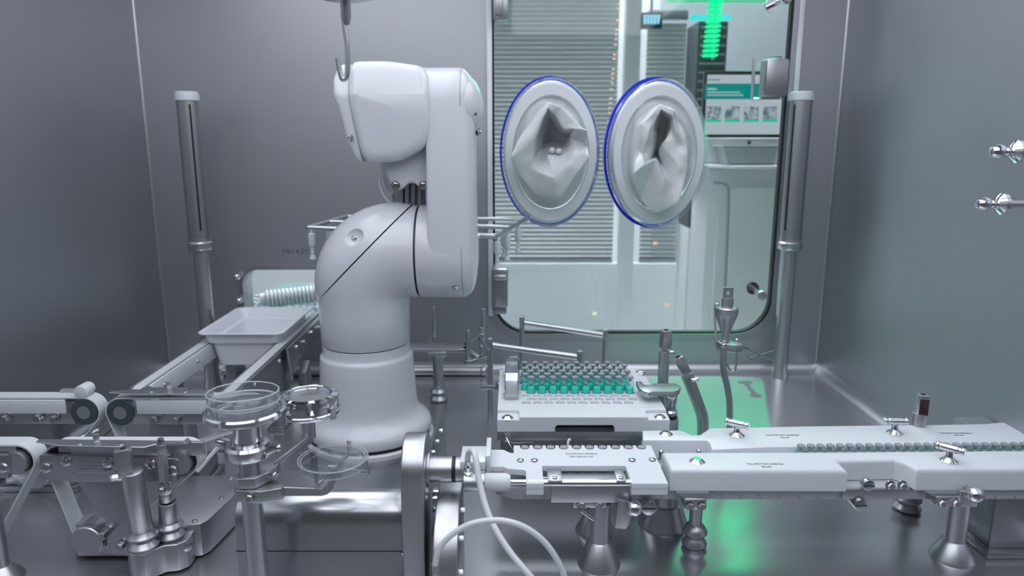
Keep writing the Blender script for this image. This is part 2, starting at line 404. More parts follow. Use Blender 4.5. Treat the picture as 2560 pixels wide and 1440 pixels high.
t = thing('digital_display', 'small glowing blue digital display high outside, right of the pillar', 'display', ((a.x+b.x)/2, 3.12, a.z))
part('housing', MB().span(a.x-.005, b.x+.005, 3.10, 3.13, a.z-.005, b.z+.005, .002), 'dark_cabinet', t)
part('hanger', MB().cyl((HX, 3.12, b.z), (HX, 3.12, 3.4), .005), 'room_grey', t)
for k in range(5):
    part('digit', MB().span(x0_:=a.x+.004+k*(b.x-a.x-.008)/5, x0_+(b.x-a.x-.008)/5-.004, 3.096, 3.1, a.z+.012, a.z+.034, .001), 'blue_display', t)
for k in range(8):
    part('digit', MB().span(x0_:=a.x+.003+k*(b.x-a.x-.006)/8, x0_+(b.x-a.x-.006)/8-.003, 3.096, 3.1, b.z-.018, b.z-.004), 'blue_display', t)
t = thing('warm_glints', 'vertical row of glowing dots imitating lamp reflections outside, left of the pale pillar', 'light', P(1525, 330, 3.2))  # glowing dots stand in for warm lamps reflected on the slats
q_ = P(1549, 0, 3.2); mb = MB(); mb.cyl(q_, (q_.x, 3.2, 3.4), .0015); mb.tube([q_, P(1541, 110, 3.2), P(1533, 220, 3.2), P(1520, 330, 3.2)], .0015)
part('added_wire', mb, 'room_grey', t)  # added thread that joins the painted reflections
for k, yy in enumerate((10, 22, 50, 74, 86, 98, 112, 136, 147, 172, 184, 196, 208, 224, 246, 258, 270, 282, 304)):
    x = 1549-.088*yy
    part('lamp', MB().ball(P(x, yy, 3.2), .006, (1.3, .6, .7)), 'warm_glow', t)  # each ball paints one warm reflection, not a bulb
for (x, y, m, l) in ((1487, 784, 'yellow_led', 'small yellow lamp low outside the window, left of the pillar'), (1708, 762, 'warm_glow', 'pinkish lamp low outside the window, right of the pillar'),
                     (1668, 762, 'warm_glow', 'dim pinkish lamp outside, just left of the brighter pink one'), (1638, 608, 'warm_glow', 'small orange lamp outside in front of the narrow blind')):
    t = thing('indicator_lamp', l, 'lamp', P(x, y, 3.3), 'small lamps low in the room outside')
    part('bulb', MB().ball(P(x, y, 3.3), .010, (1.2, .5, .8)), m, t); part('socket', MB().cyl(P(x, y, 3.302), P(x, y, 3.33), .006), 'room_grey', t)
# white workstation with monitor
Ym = 2.75
def R2(x0, y0, x1, y1, Y): a = P(x0, y1, Y); b = P(x1, y0, Y); return a.x, b.x, a.z, b.z
t = thing('monitor', 'black framed monitor showing a white and teal web page, behind the window', 'monitor', P(1860, 342, Ym))
x0, x1, z0, z1 = R2(1754, 177, 1990, 344, Ym)
part('bezel', MB().span(x0, x1, Ym, Ym+.03, z0, z1, .004), 'black_plastic', t)
x0, x1, z0, z1 = R2(1761, 187, 1984, 336, Ym-.001)
scr = part('screen', MB().span(x0, x1, Ym-.002, Ym, z0, z1), 'screen_white', t)
x0, x1, z0, z1 = R2(1761, 209, 1984, 248, Ym-.002)
part('banner', MB().span(x0, x1, Ym-.003, Ym-.0015, z0, z1), 'screen_teal', scr)
for (xa_, xb_, ya_, yb_2, m_) in ((1768, 1792, 220, 225, 'screen_text'), (1768, 1850, 229, 232.5, 'screen_text'), (1768, 1858, 236, 239.5, 'screen_text'), (1771, 1800, 198, 201, 'screen_teal')):
    x0, x1, z0, z1 = R2(xa_, ya_, xb_, yb_2, Ym-.003)      # lines of text too blurred to read
    part('text_line', MB().span(x0, x1, Ym-.004, Ym-.0028, z0, z1), m_, scr)
for k in range(5):
    x0, x1, z0, z1 = R2(1765+47*k, 266, 1803+47*k if k < 4 else 1984, 298, Ym-.002)
    part('picture', MB().span(x0, x1, Ym-.0035, Ym-.0015, z0, z1), 'screen_photo_crowd' if k in (0, 2) else 'screen_photo_room', scr)
    x0, x1, z0, z1 = R2(1765+47*k, 298, 1803+47*k if k < 4 else 1984, 305, Ym-.002)
    part('caption_bar', MB().span(x0, x1, Ym-.0035, Ym-.0015, z0, z1), 'screen_green', scr)
t = thing('workstation', 'white workstation cabinet with curved counter under the monitor outside', 'cabinet', P(1870, 900, 2.8))
x0, x1, z0, z1 = R2(1726, 420, 2060, 1050, 2.8)
part('cabinet', MB().span(x0+.02, x1, 2.80, 3.05, -.33, z1, .01), 'room_white', t)
x0, x1, z0, z1 = R2(1796, 346, 2060, 414, 2.62)
part('counter', MB().prism([(x0-.08, 2.82), (x0+.02, 2.66), (x0+.06, 2.62), (x1, 2.62), (x1, 3.0), (x0-.08, 3.0)], z0-.012, z0, 'XY', .004), 'room_white', t)
x0, x1, z2, z3 = R2(1735, 345, 2060, 400, 2.82)
part('back_panel', MB().span(x0, x1, 2.80, 2.84, z0, z3, .005), 'room_white', t)
c = P(1873, 357, 2.795); part('camera_button', MB().cyl(c, c+Vector((0, .01, 0)), .006), 'black_plastic', t)
x0, x1, z0, z1 = R2(1797, 430, 2060, 1050, 2.6)
part('front_door', MB().span(x0, x1, 2.78, 2.80, -.33, P(1800, 470, 2.78).z, .006), 'room_white', t)
a = [P(1785, 456, 2.7), P(1808, 459, 2.7), P(1819, 468, 2.7), P(1821, 482, 2.7), P(1819, 560, 2.7), P(1812, 720, 2.7)]
part('rail', MB().tube(a, .006), 'room_grey', t, 'grey bent rail')
x0, x1, z0, z1 = R2(1800, 366, 1948, 411, 2.68)
mb = MB(); mb.prism([(x0+.02, z0), (x1-.02, z0), (x1-.008, z1), (x0+.002, z1)], 2.66, 2.78, 'XZ', .004)
t = thing('clear_basin', 'pale translucent basin on the counter below the monitor', 'basin', ((x0+x1)/2, 2.72, z0))
part('tub', mb, 'milky_polymer', t)
part('rim', MB().holed(rrect(x0-.006, x1+.0, 2.65, 2.79, .012), [rrect(x0+.006, x1-.01, 2.665, 2.775, .01)], z1, z1+.004, 'XY'), 'room_white', t)
# green light box high outside, above the window's view
t = thing('green_light_panel', 'big green glowing light panel high on the room side outside', 'light', (1.35, 4.7, -.33))
part('glowing_face', MB().span(.95, 1.74, 4.70, 4.715, 1.50, 2.4), 'green_panel_glow', t)
part('housing', MB().span(.92, 1.77, 4.715, 4.75, -.33, 2.43, .004), 'room_grey', t)
for i, (x, y) in enumerate(((-.9, 3.25), (.6, 3.25), (2.1, 3.25), (-.85, 4.5), (.4, 4.5))):
    t = thing('room_light', 'flat white ceiling light of the outer room, number of its row hidden from view', 'light', (x, y, 3.39), 'outer room ceiling lights')
    t['label'] = 'flat white ceiling light of the outer room above the workstation area'
    part('light_frame', MB().holed(rrect(x-.56, x+.56, y-.34, y+.34, .02), [rrect(x-.53, x+.53, y-.31, y+.31, .02)], 3.38, 3.4, 'XY'), 'room_grey', t)
    part('diffuser', MB().span(x-.53, x+.53, y-.31, y+.31, 3.385, 3.4), 'room_glow', t)
# teal vial bed and screw seen through the small window
def screw():
    a = P(668, 748, 2.28); b = P(870, 726, 2.34); t = thing('screw_conveyor', 'ribbed white feed screw seen through the small window', 'conveyor', (a+b)/2-Vector((0, 0, .05)))
    ax = (b-a).normalized(); R = frame(ax); L = (b-a).length; vs = []; mb = MB(); pts = []
    n = int(L/.0125)
    part('support_leg', MB().cyl((a.x+.04, a.y+.01, .082), (a.x+.04, a.y+.01, a.z-.015), .008), 'satin_steel', t)
    core = MB().cyl(a-ax*.02, b, .021); part('core', core, 'white_polymer', t)
    for k in range(n*16+1):
        ang = 2*PI*k/16; pts.append(a+ax*(k/16*.0125)+R@Vector((math.cos(ang), math.sin(ang), 0))*.025)
    part('thread', MB().tube(pts, .0052, 8, 1), 'white_polymer', t)
screw()
a = P(560, 790, 2.3); b = P(880, 705, 2.3)
t = thing('transfer_table', 'teal-tinted steel table behind the small window', 'table', ((a.x+b.x)/2, 2.45, a.z-.03))
part('table_top', MB().span(a.x, b.x, 2.10, 2.9, .07, .082, .004), 'room_teal', t)
for x in (a.x+.02, b.x-.02):
    for y in (2.13, 2.87): part('leg', MB().cyl((x, y, -.33), (x, y, .072), .012), 'satin_steel', t)
nv = 0
a = P(640, 720, 2.5)
for r in range(3):
    for k in range(11):
        x = P(622+17*k+8*(r % 2), 712, 2.45).x; y = 2.42+.05*r
        if r == 0 and k == 0:
            tw = thing('bottle_closure', 'pale round closure standing on the transfer table', 'closure', (x, y, .082), 'pale closures standing behind the small window')
            mb = MB().lathe([(0, 0), (.009, 0), (.010, .012), (.006, .018), (.0075, .03), (.0, .032)], (x, y, .082), n=16); part('shell', mb, 'port_plastic', tw)
        else: dup(tw, (x, y, .082), 'pale round closure standing on the transfer table')
for (x, y) in ((592, 692), (598, 752)):
    c = P(x, y, WY-.018); k_ = part('wall_knob', MB().ball(c, .0095), 'polished_steel', wb, 'small polished knob beside the small window')
    part('knob_stem', MB().cyl(c, (c.x, WY, c.z), .004), 'bolt_steel', k_)
# ================================================================ GLOVE PORTS
gl = [[(1372,254,50),(1405,268,45),(1440,300,55),(1467,325,75),(1472,360,45),(1475,390,70),(1440,440,60),(1395,498,55),(1335,488,35),(1285,422,60),(1272,398,75),(1310,320,60)],
      [(1370,268,60),(1385,290,40),(1410,320,45),(1437,322,60),(1425,345,30),(1440,370,55),(1420,410,65),(1385,445,65),(1345,430,50),(1330,412,50),(1335,350,60),(1355,300,60)],
      [(1371,285,10),(1380,310,-20),(1395,335,-20),(1420,342,-10),(1412,352,-15),(1405,370,10),(1395,385,30),(1372,392,40),(1350,388,10),(1342,380,0),(1348,345,0),(1360,310,0)], (1370,350,-40)]
gr = [[(1650,260,40),(1687,275,65),(1695,305,40),(1719,360,60),(1721,425,55),(1697,508,65),(1640,538,45),(1600,500,40),(1582,434,75),(1597,380,50),(1600,308,60),(1628,288,55)],
      [(1652,272,45),(1680,290,60),(1688,325,62),(1705,365,50),(1700,415,60),(1680,470,50),(1660,440,70),(1640,398,62),(1610,412,72),(1606,385,58),(1622,325,62),(1640,298,48)],
      [(1652,285,5),(1668,300,0),(1680,326,40),(1662,350,55),(1655,365,50),(1648,385,30),(1650,392,5),(1640,392,-5),(1630,395,30),(1628,378,45),(1636,348,40),(1644,318,0)], (1643,384,-30)]
YP = 1.915
for i, (cx, cy, rings) in enumerate(((1377, 384, gl), (1648, 386, gr))):
    c = P(cx, cy, YP); rx, ry = .125, .187
    t = thing('glove_port', ('left' if i == 0 else 'right')+' oval white glove port with blue rim in the window', 'glove port', (c.x, WY, c.z), 'glove ports in the window')
    def ell(k, y, n=64, e=0): return [(c.x+(rx*k+e)*math.cos(2*PI*j/n), y, c.z+(ry*k+e)*math.sin(2*PI*j/n)) for j in range(n)]
    mb = MB(); mb.loft([ell(1.03, WY+.005), ell(1.08, WY+.003), ell(1.08, WY-.016), ell(1.03, WY-.016)], cap=False)
    mb.loft([ell(1.03, WY-.016), ell(1.03, WY+.005)], cap=False); part('blue_rim', mb, 'blue_gasket', t, 'blue gasket rim')
    mb = MB(); mb.loft([ell(.99, WY-.012), ell(.99, YP+.02), ell(.97, YP+.014), ell(.93, YP+.012), ell(.93, WY-.012)], cap=False); part('sleeve', mb, 'port_plastic', t)
    mb = MB(); mb.loft([ell(.95, YP+.02), ell(.965, YP+.004), ell(.94, YP), ell(.80, YP), ell(.785, YP+.004), ell(.78, YP+.03)], cap=False); part('flange', mb, 'port_plastic', t)
    mb = MB(); mb.loft([ell(1.03, YP+.06), ell(1.03, YP+.0), ell(1.0, YP-.003), ell(.972, YP), ell(.972, YP+.06)], cap=False); part('clear_cover_ring', mb, 'clear_acrylic', t, 'clear outer ring')
    mb = MB(); N = 12
    base = [(c.x+rx*.80*math.sin(2*PI*j/N), YP+.012, c.z+ry*.80*math.cos(2*PI*j/N)) for j in range(N)]
    base2 = [(c.x+rx*.70*math.sin(2*PI*j/N), YP+.012, c.z+ry*.70*math.cos(2*PI*j/N)) for j in range(N)]
    rr = [base, base2]
    for r in rings[:3]: rr.append([P(x, y, YP+.016-h*.0017) for (x, y, h) in r])
    mb.loft(rr, cap=False); e = rings[3]; cc = P(e[0], e[1], YP+.016-e[2]*.0017); o = len(mb.v); mb.v.append(Vector(cc)); L0 = 4*N
    for j in range(N): mb.f.append((L0+j, L0+(j+1) % N, o)); mb.m.append(0)
    g = part('rubber_glove', mb, 'glove_rubber', t, 'crumpled white rubber glove', ang=40)
    g.data.attributes.new('crease_edge', 'FLOAT', 'EDGE')
    for ed in g.data.edges: g.data.attributes['crease_edge'].data[ed.index].value = .93 if min(ed.vertices) >= 2*N else .2
    ms = g.modifiers.new('Subdivision', 'SUBSURF'); ms.levels = 3; ms.render_levels = 3
    pass
    tex = bpy.data.textures.new('fold_noise', 'CLOUDS'); tex.noise_scale = .055; tex.noise_depth = 1
    dm = g.modifiers.new('Displace', 'DISPLACE'); dm.texture = tex; dm.strength = .014; dm.mid_level = .5; dm.texture_coords = 'LOCAL'
    if i == 0:
        mb = MB()
        for (x, y) in ((1380, 376), (1397, 378)): mb.tube([P(x, y, YP-.045), P(x+2, y+6, YP-.02), P(x+2, y+12, YP+.01)], .0075, 12, 4); mb.ball(P(x, y, YP-.045), .0078)
        part('glove_fingers', mb, 'glove_rubber', g)
# ================================================================ WINDOW FITTINGS
x0, x1, z0, z1 = R2(1912, 146, 1976, 241, 1.93)
t = part('window_latch', MB().span(x0, x1, 1.93, 1.985, z0, z1, .006), 'brushed_steel', wf, 'steel latch block at the upper right edge')
hb = MB()
hb.tube([P(x, y, 1.965) for x, y in ((1885, 146), (1950, 143), (1948, 246), (1881, 247))], .0055, 4, 1, True)
part('latch_handle', hb, 'satin_steel', t)
for (p, q, lab) in (((1233, -40), (1270, 52), 'upper hinge'), ((1231, 670), (1270, 784), 'lower hinge')):
    x0, x1, z0, z1 = R2(*p, *q, 1.98)
    t = part('window_hinge', MB().span(x0, x1, 1.966, 2.005, z0+(.02 if lab[0] == 'l' else 0), z1, .006), 'brushed_steel', wf, lab+' of the big window')
    if lab[0] == 'l':
        part('hinge_plate', MB().span(x0+.004, x1-.004, 1.972, 2.003, z0, z0+.03, .003), 'brushed_steel', t)
        part('hinge_pin', MB().span(x0+.004, x1-.004, 1.955, 1.972, z1-.032, z1-.016, .006), 'satin_steel', t)
    else: part('hinge_pin', MB().span(x0+.005, x1-.013, 1.952, 1.972, z0+.012, z1, .004), 'satin_steel', t)
for (p, q, m_, lab) in (((1880, 719), (1902, 737), 'satin_steel', 'knob low on the right of the pane'), ((1928, 14), (1962, -2), 'polished_steel', 'fastener at the top right corner')):
    a = P(*p, WY+.009); b = P(*q, 1.93); d = (b-a).normalized()
    t = part('window_knob', MB().cyl(b, b+d*.014, .0135, bev=.002), m_, wf, lab)
    part('knob_stem', MB().cyl(a, b, .006), 'bolt_steel', t); part('knob_base', MB().cyl(a, a+d*.008, .018), 'polished_steel', t)
# ================================================================ TALL ROUND COLUMNS
for i, (xt, yt, xb, yb, side) in enumerate(((468, 225, 530, 968, 'left'), (2008, 225, 1945, 942, 'right'))):
    f = G(xb, yb, 0); Y = f.y; top = P(xt, yt+6, Y); X = (f.x*.4+top.x*.6); ztop = top.z; zc = P(500, 612, Y).z; r = 26*K(Y, .6)
    t = thing('sensor_column', 'tall steel column with white cap standing at the '+side+' of the back wall', 'column', (X, Y, 0), 'tall sensor columns')
    part('lower_tube', MB().lathe([(0, 0), (.024, 0), (.022, .012), (.0195, .02), (.0185, zc), (0, zc)], (X, Y, 0)), 'satin_steel', t)
    part('collar', MB().lathe([(0, 0), (r*1.08, 0), (r*1.15, .004), (r*1.15, .018), (r*1.02, .022), (r*1.02, .03), (0, .03)], (X, Y, zc-.012)), 'satin_steel', t)
    part('upper_tube', MB().lathe([(0, 0), (r, 0), (r, ztop-zc-.025), (0, ztop-zc-.025)], (X, Y, zc+.008)), 'brushed_steel', t)
    part('cap', MB().lathe([(0, 0), (r*1.12, 0), (r*1.12, .012), (r*1.05, .02), (r*.9, .0225), (0, .0225)], (X, Y, ztop-.02)), 'white_polymer', t, 'white round cap')
    sx = .55 if side == 'left' else -.82; ax = math.sqrt(1-sx*sx)
    mb = MB().box((X+r*sx, Y-r*ax, (zc+ztop)/2+.005), (.0045, .003, (ztop-zc)*.82), RZ(math.asin(sx)))
    part('slot', mb, 'black_rubber', t, 'long black slot')
    for k in (-1, 0, 1): bolt(t, (X+k*.014, Y-r*1.0, zc-.014), (0, 0, -1), .003, .005)
# ================================================================ RIGHT WALL RODS
for i, (x, y, yv) in enumerate(((2474, 379, 1.08), (2440, 510, 1.12))):
    a = P(x, y, yv); t = thing('wall_rod', ('upper' if i == 0 else 'lower')+' steel rod with fluted tip sticking out of the right wall', 'rod', (WX1, yv, a.z), 'rods on the right wall')
    part('rod', MB().cyl(a+Vector((.02, 0, 0)), (WX1, yv, a.z), .0058), 'satin_steel', t)
    part('tip', MB().lathe([(0, 0), (.007, .002), (.011, .010), (.011, .016), (.008, .022), (.0055, .026), (.0055, .032)], a, (1, 0, 0), 12), 'polished_steel', t)
    part('collar', MB().lathe([(.0055, .03), (.010, .032), (.017, .038), (.017, .044), (.008, .048), (.0055, .049)], a, (1, 0, 0), 14), 'polished_steel', t)
    if i == 1:
        part('end_flare', MB().lathe([(.0055, .088), (.013, .092), (.0135, .104), (.0, .104)], a, (1, 0, 0), 14), 'polished_steel', t)
        part('blue_washer', MB().lathe([(.0, .104), (.0140, .104), (.0140, .108), (0, .108)], a, (1, 0, 0), 24), 'blue_gasket', t, 'blue washer')
# ================================================================ HANGING HOOK
t = thing('hanging_hook', 'blurred steel hook hanging from the top in front of the robot head', 'hook', (P(868, 0, .98).x, .98, 1.0))
a = P(862, -4, .98); hk = [P(861, 60, .98), P(868, 110, .98), P(869, 165, .98), P(866, 192, .98), P(857, 198, .98), P(850, 180, .98), P(844, 146, .98)]
part('hook_wire', MB().tube([P(860, 20, .98)]+hk, .0034), 'satin_steel', t)
part('stem', MB().lathe([(0, 0), (.004, .0), (.0065, .008), (.0066, .05), (.008, .09), (0, .09)], P(866, 62, .98)), 'satin_steel', t)
part('disc', MB().lathe([(0, 0), (.03, .002), (.045, .006), (.045, .012), (0, .012)], P(862, 2, .98)+Vector((0, 0, .0))), 'satin_steel', t)
part('drop_rod', MB().cyl(P(862, 0, .98), (P(862, 0, .98).x, .98, TOP), .009), 'satin_steel', t)

# green spotlight of the outer room, shining in through the window onto the floor
sp_p = Vector((.95, 2.75, 1.9)); tgt = Vector((.50, 1.70, 0)); d = (tgt-sp_p).normalized()
t = thing('green_spotlight', 'green spotlight hanging in the outer room, aimed in through the big window', 'light', sp_p)
part('housing', MB().lathe([(.034, .03), (.036, .03), (.036, -.05), (.02, -.08), (0, -.08), (0, -.07), (.018, -.07), (.034, -.045)], sp_p, d, 32), 'dark_cabinet', t)
part('hanger', MB().cyl(sp_p-d*.07, (sp_p.x, sp_p.y+.05, 3.4), .006), 'dark_cabinet', t)
ld = bpy.data.lights.new('green_beam', 'SPOT'); ld.energy = 500; ld.color = (.0, 1.0, .42); ld.spot_size = math.radians(17); ld.spot_blend = .5; ld.shadow_soft_size = .012
lo = bpy.data.objects.new('green_beam', ld); COL.objects.link(lo); lo.location = sp_p; lo.rotation_euler = d.to_track_quat('-Z', 'Y').to_euler()
# ================================================================ ROBOT
RXc, RY_ = -.315, 1.50
t = thing('robot_arm', 'glossy white six-axis robot arm standing on a round flared base', 'robot', (RXc, RY_, 0))
o = (RXc, RY_, 0)
part('pedestal', MB().lathe([(0, .0), (.125, 0), (.125, .020), (0, .020)], o, n=64), 'satin_steel', t, 'steel pedestal')
part('base_plate', MB().lathe([(0, .018), (.138, .018), (.140, .022), (.140, .028), (.137, .031), (0, .031)], o, n=72), 'robot_paint', t)
part('base_seal', MB().lathe([(0, .031), (.132, .031), (.132, .037), (0, .037)], o, n=72), 'black_rubber', t, 'black seal ring')
part('base', MB().lathe([(0, .037), (.131, .037), (.1345, .042), (.136, .050), (.134, .059), (.128, .067), (.119, .074), (.111, .083), (.1065, .095), (.1045, .11), (.1015, .17), (.0995, .205), (.0985, .210), (.096, .2125), (.0945, .2135), (.093, .218), (.093, .2345), (.0915, .2355), (0, .2355)], o, n=96), 'robot_paint', t, ang=50)
part('joint_seam', MB().lathe([(0, .235), (.0915, .235), (.0915, .238), (0, .238)], o, n=72), 'dark_seam', t)
# shoulder: column turning into the horizontal joint
pv = Vector((RXc+.097, RY_, .337)); Rr = .0965; rings = []
def ring(c, a, b, r, n=64, sq=1.0):
    return [Vector(c)+Vector(a)*(r*math.cos(2*PI*k/n))+Vector(b)*(r*math.sin(2*PI*k/n)) for k in range(n)]
for z, r in ((.2375, .0925), (.240, .094), (.30, .0955)): rings.append(ring((RXc, RY_, z), (1, 0, 0), (0, 1, 0), r))
for k in range(19):
    th = PI/2*k/18; rad = Vector((-math.cos(th), 0, math.sin(th))); r = Rr*(1+.055*math.sin(2*th))
    rings.append(ring(pv+rad*r, -rad, (0, 1, 0), r))
for x in (-.205, -.198, -.196): rings.append(ring((x, RY_, pv.z+Rr), (0, 0, -1), (0, 1, 0), Rr if x < -.197 else Rr-.0015))
bm0 = bmesh.new(); tmp = MB().loft(rings)
vs = [bm0.verts.new(v) for v in tmp.v]; [bm0.faces.new([vs[i] for i in f]) for f in tmp.f]
pc = pv+Vector((-math.cos(PI/4), 0, math.sin(PI/4)))*.128; nrm = Vector((-1, 0, 1)).normalized()
b1 = bm0.copy(); r = bmesh.ops.bisect_plane(b1, geom=b1.verts[:]+b1.edges[:]+b1.faces[:], plane_co=pc, plane_no=nrm, clear_outer=True)
bmesh.ops.holes_fill(b1, edges=[e for e in b1.edges if e.is_boundary]); m1 = MB(); m1.bm(b1)
part('shoulder', m1, 'robot_paint', t, ang=40)
b2 = bm0.copy(); r = bmesh.ops.bisect_plane(b2, geom=b2.verts[:]+b2.edges[:]+b2.faces[:], plane_co=pc+nrm*.0022, plane_no=nrm, clear_inner=True)
bmesh.ops.holes_fill(b2, edges=[e for e in b2.edges if e.is_boundary])
ctr = pv+Vector((-.097, 0, .097))
for v in b2.verts:
    d = (v.co-pc).dot(nrm); v.co += nrm*min(.004, d*.2); v.co = ctr+(v.co-ctr)*1.018
m2 = MB(); m2.bm(b2); cov = part('shoulder_cover', m2, 'robot_paint', t, ang=30)
# raised rim band along the cover seam
u = Vector((1, 0, 1)).normalized(); pts = []
for k in range(48):
    a = 2*PI*k/48; pts.append(pc+nrm*.004+u*(.124*math.cos(a))+Vector((0, 1, 0))*(.0975*math.sin(a)))
# pocket with screw on the cover
bolt(t, P(886, 594, RY_-.071), (-.3, -.9, .3), .005, .006, 'hex')
pk = MB(); pk.ball(P(876, 585, RY_-.090), .021, (1.25, 1.0, 1.15)); cut(cov, pk)
bm0.free()
zs_ = pv.z+Rr    # shoulder axis height
part('shoulder_seam', MB().cyl((-.1965, RY_, zs_), (-.1925, RY_, zs_), Rr-.004, n=72), 'dark_seam', t)
# upper arm link: disc, hull and elbow disc
ze = P(1125, 258, RY_-.02).z; ye = RY_-.005; re = .069
part('shoulder_disc', MB().cyl((-.1925, RY_, zs_), (-.12, RY_, zs_), .0975, n=72, bev=.004), 'robot_paint', t, ang=40)
part('elbow_disc', MB().lathe([(0, 0), (re-.004, 0), (re, .004), (re, .07), (0, .07)], (-.1905, ye, ze), (1, 0, 0), 64), 'robot_paint', t, ang=40)
def hull(c1, c2, n=64):
    out = []
    for k in range(n):
        a = 2*PI*k/n; nn = (math.cos(a), math.sin(a)); c = max((c1, c2), key=lambda c: c[0]*nn[0]+c[1]*nn[1]+c[2])
        out.append((c[0]+c[2]*nn[0], c[1]+c[2]*nn[1]))
    return out
sec = []
for x, ra, rb, zo in ((-.168, .088, .060, .0), (-.1665, .0935, .065, 0), (-.163, .0965, .0675, .0), (-.157, .0976, .0690, .0), (-.135, .0977, .0691, .0), (-.104, .0977, .0691, 0), (-.095, .0960, .067, .0), (-.085, .088, .057, 0), (-.078, .074, .048, 0), (-.074, .055, .036, 0)):
    h_ = hull((RY_, zs_, ra), (ye, ze, rb)); sec.append([Vector((x, p[0], p[1])) for p in h_])
part('upper_arm', MB().loft(sec), 'robot_paint', t, ang=50)
for nm_, xx_, yy_, zz_, rr_s in (('cover_seam', -.1005, RY_, zs_, .0981), ('cover_seam', -.1005, ye, ze, .0695), ('joint_seam', -.176, ye, ze, .0695)):
    part(nm_, MB().cyl((xx_, yy_, zz_), (xx_+.0012, yy_, zz_), rr_s, n=72), 'room_grey', t)
# covers on the outer side of the link
mb = MB(); mb.lathe([(0, .030), (.030, .029), (.062, .020), (.086, .009), (.0935, .001), (.0935, -.004), (0, -.004)], (-.1, RY_, zs_-.002), (1, 0, 0), 64); 
part('lower_cover', mb, 'robot_paint', t, ang=50)
mb = MB(); mb.lathe([(0, .036), (.022, .034), (.048, .022), (.062, .006), (.0635, .0), (.0635, -.006), (0, -.006)], (-.093, ye-.001, ze-.006), (1, 0, 0), 64)
part('elbow_cover', mb, 'robot_paint', t, ang=50)
for (x, y, yy, d) in ((1173, 551, 1.432, (.5, -.8, .1)), (1140, 716, 1.425, (.4, -.8, -.3)), (1184, 286, 1.452, (.8, -.5, .1)), (1196, 330, 1.49, (.9, -.3, -.1)), (1086, 323, 1.438, (-.4, -.9, 0)), (1072, 498, 1.43, (-.5, -.8, 0))):
    p = P(x, y, yy); bolt(t, p, d, .0045, .006, 'hex')
    part('screw_recess', MB().cyl(p-Vector(d).normalized()*.003, p-Vector(d).normalized()*.0005, .0072), 'black_rubber', t)
# forearm body: box section pointing away from us
Yf = 1.425
def px(l): return [(P(x, y, Yf).x, P(x, y, Yf).z) for x, y in l]
def smooth(poly, it=2):
    for _ in range(it):
        o_ = []
        for i, p in enumerate(poly):
            q = poly[(i+1) % len(poly)]; o_ += [(p[0]*.86+q[0]*.14, p[1]*.86+q[1]*.14), (p[0]*.14+q[0]*.86, p[1]*.14+q[1]*.86)]
        poly = o_
    return poly
body = smooth(px([(868, 150), (965, 149), (1052, 162), (1070, 190), (1076, 330), (1060, 372), (1000, 404), (908, 409), (872, 250)]), 2)
fm = MB().pillow(body, Yf-.012, Yf+.20, .016, n=5); z5 = P(950, 236, Yf).z
def facet(mbx):           # crease the front at z5 and lean the upper part back
    bb = bmesh.new(); vs_ = [bb.verts.new(v) for v in mbx.v]
    for f in mbx.f:
        try: bb.faces.new([vs_[i] for i in f])
        except ValueError: pass
    bmesh.ops.bisect_plane(bb, geom=bb.verts[:]+bb.edges[:]+bb.faces[:], plane_co=(0, 0, z5), plane_no=(0, 0, 1))
    for v in bb.verts:
        if v.co.z > z5: v.co.y += (v.co.z-z5)*.38*max(0, 1-(v.co.y-Yf+.012)/.15)
    return MB().bm(bb)
fm = facet(fm)
part('forearm', fm, 'robot_paint', t, ang=28)
side = smooth(px([(868, 152), (876, 252), (907, 408), (890, 400), (868, 360), (850, 290), (831, 235), (828, 195), (838, 163)]), 2)
fc = MB().pillow(side, Yf-.002, Yf+.195, .010)
fc = facet(fc)
part('forearm_cover', fc, 'robot_paint', t, ang=30)
part('forearm_neck', MB().lathe([(0, 0), (.068, 0), (.0655, .012), (.057, .030), (.056, .04), (.056, .05), (0, .05)], (P(1056, 250, Yf).x-.018, Yf+.075, ze-.003), (1, 0, 0), 56), 'robot_paint', t)
bolt(t, P(877, 344, Yf-.004), (-.6, -.8, 0), .0045, .005, 'hex')
# forearm barrel going back and down to the wrist
fa = Vector((P(975, 300, Yf).x, Yf+.17, P(975, 300, Yf).z)); fb = Vector((P(1010, 400, 1.78).x, 1.78, .56))
part('forearm_barrel', MB().cyl(fa, fb, .07, .05, 48, .01), 'robot_paint', t)
wr = px([(935, 372), (1082, 362), (1084, 440), (1074, 470), (1062, 480), (1046, 474), (1034, 462), (1014, 462), (1003, 474), (990, 480), (976, 472), (962, 452)])
wr = [(x*1.0, z) for x, z in wr]
wp = part('wrist_bracket', MB().pillow(smooth(wr, 1), Yf+.03, Yf+.12, .010), 'robot_paint', t, ang=50)
for x in (989, 1058): bolt(t, P(x, 464, Yf+.03), (0, -1, 0), .007, .003, 'hex', 'grey bolt')
# wrist and tool shaft behind the shoulder
mb = MB()
for x in (1003, 1018, 1034, 1050): mb.cyl(P(x, 460, Yf+.09), P(x, 540, Yf+.09), .0055)
mb.span(P(985, 500, Yf+.1).x, P(1062, 500, Yf+.1).x, Yf+.095, Yf+.13, P(0, 530, Yf+.1).z, P(0, 455, Yf+.1).z, .004)
part('wrist', mb, 'brushed_steel', t, 'steel wrist parts')
mb = MB(); mb.tube([P(949, 440, Yf+.08), P(950, 462, Yf+.08), P(958, 485, Yf+.08), P(972, 503, Yf+.08), P(992, 512, Yf+.09)], .0028)
part('cable', mb, 'white_polymer', t, 'thin white cable')
part('tool_flange', MB().cyl(fb-Vector((0, .0, .0)), (fb.x, 1.80, .47), .035, .03, bev=.004), 'satin_steel', t)
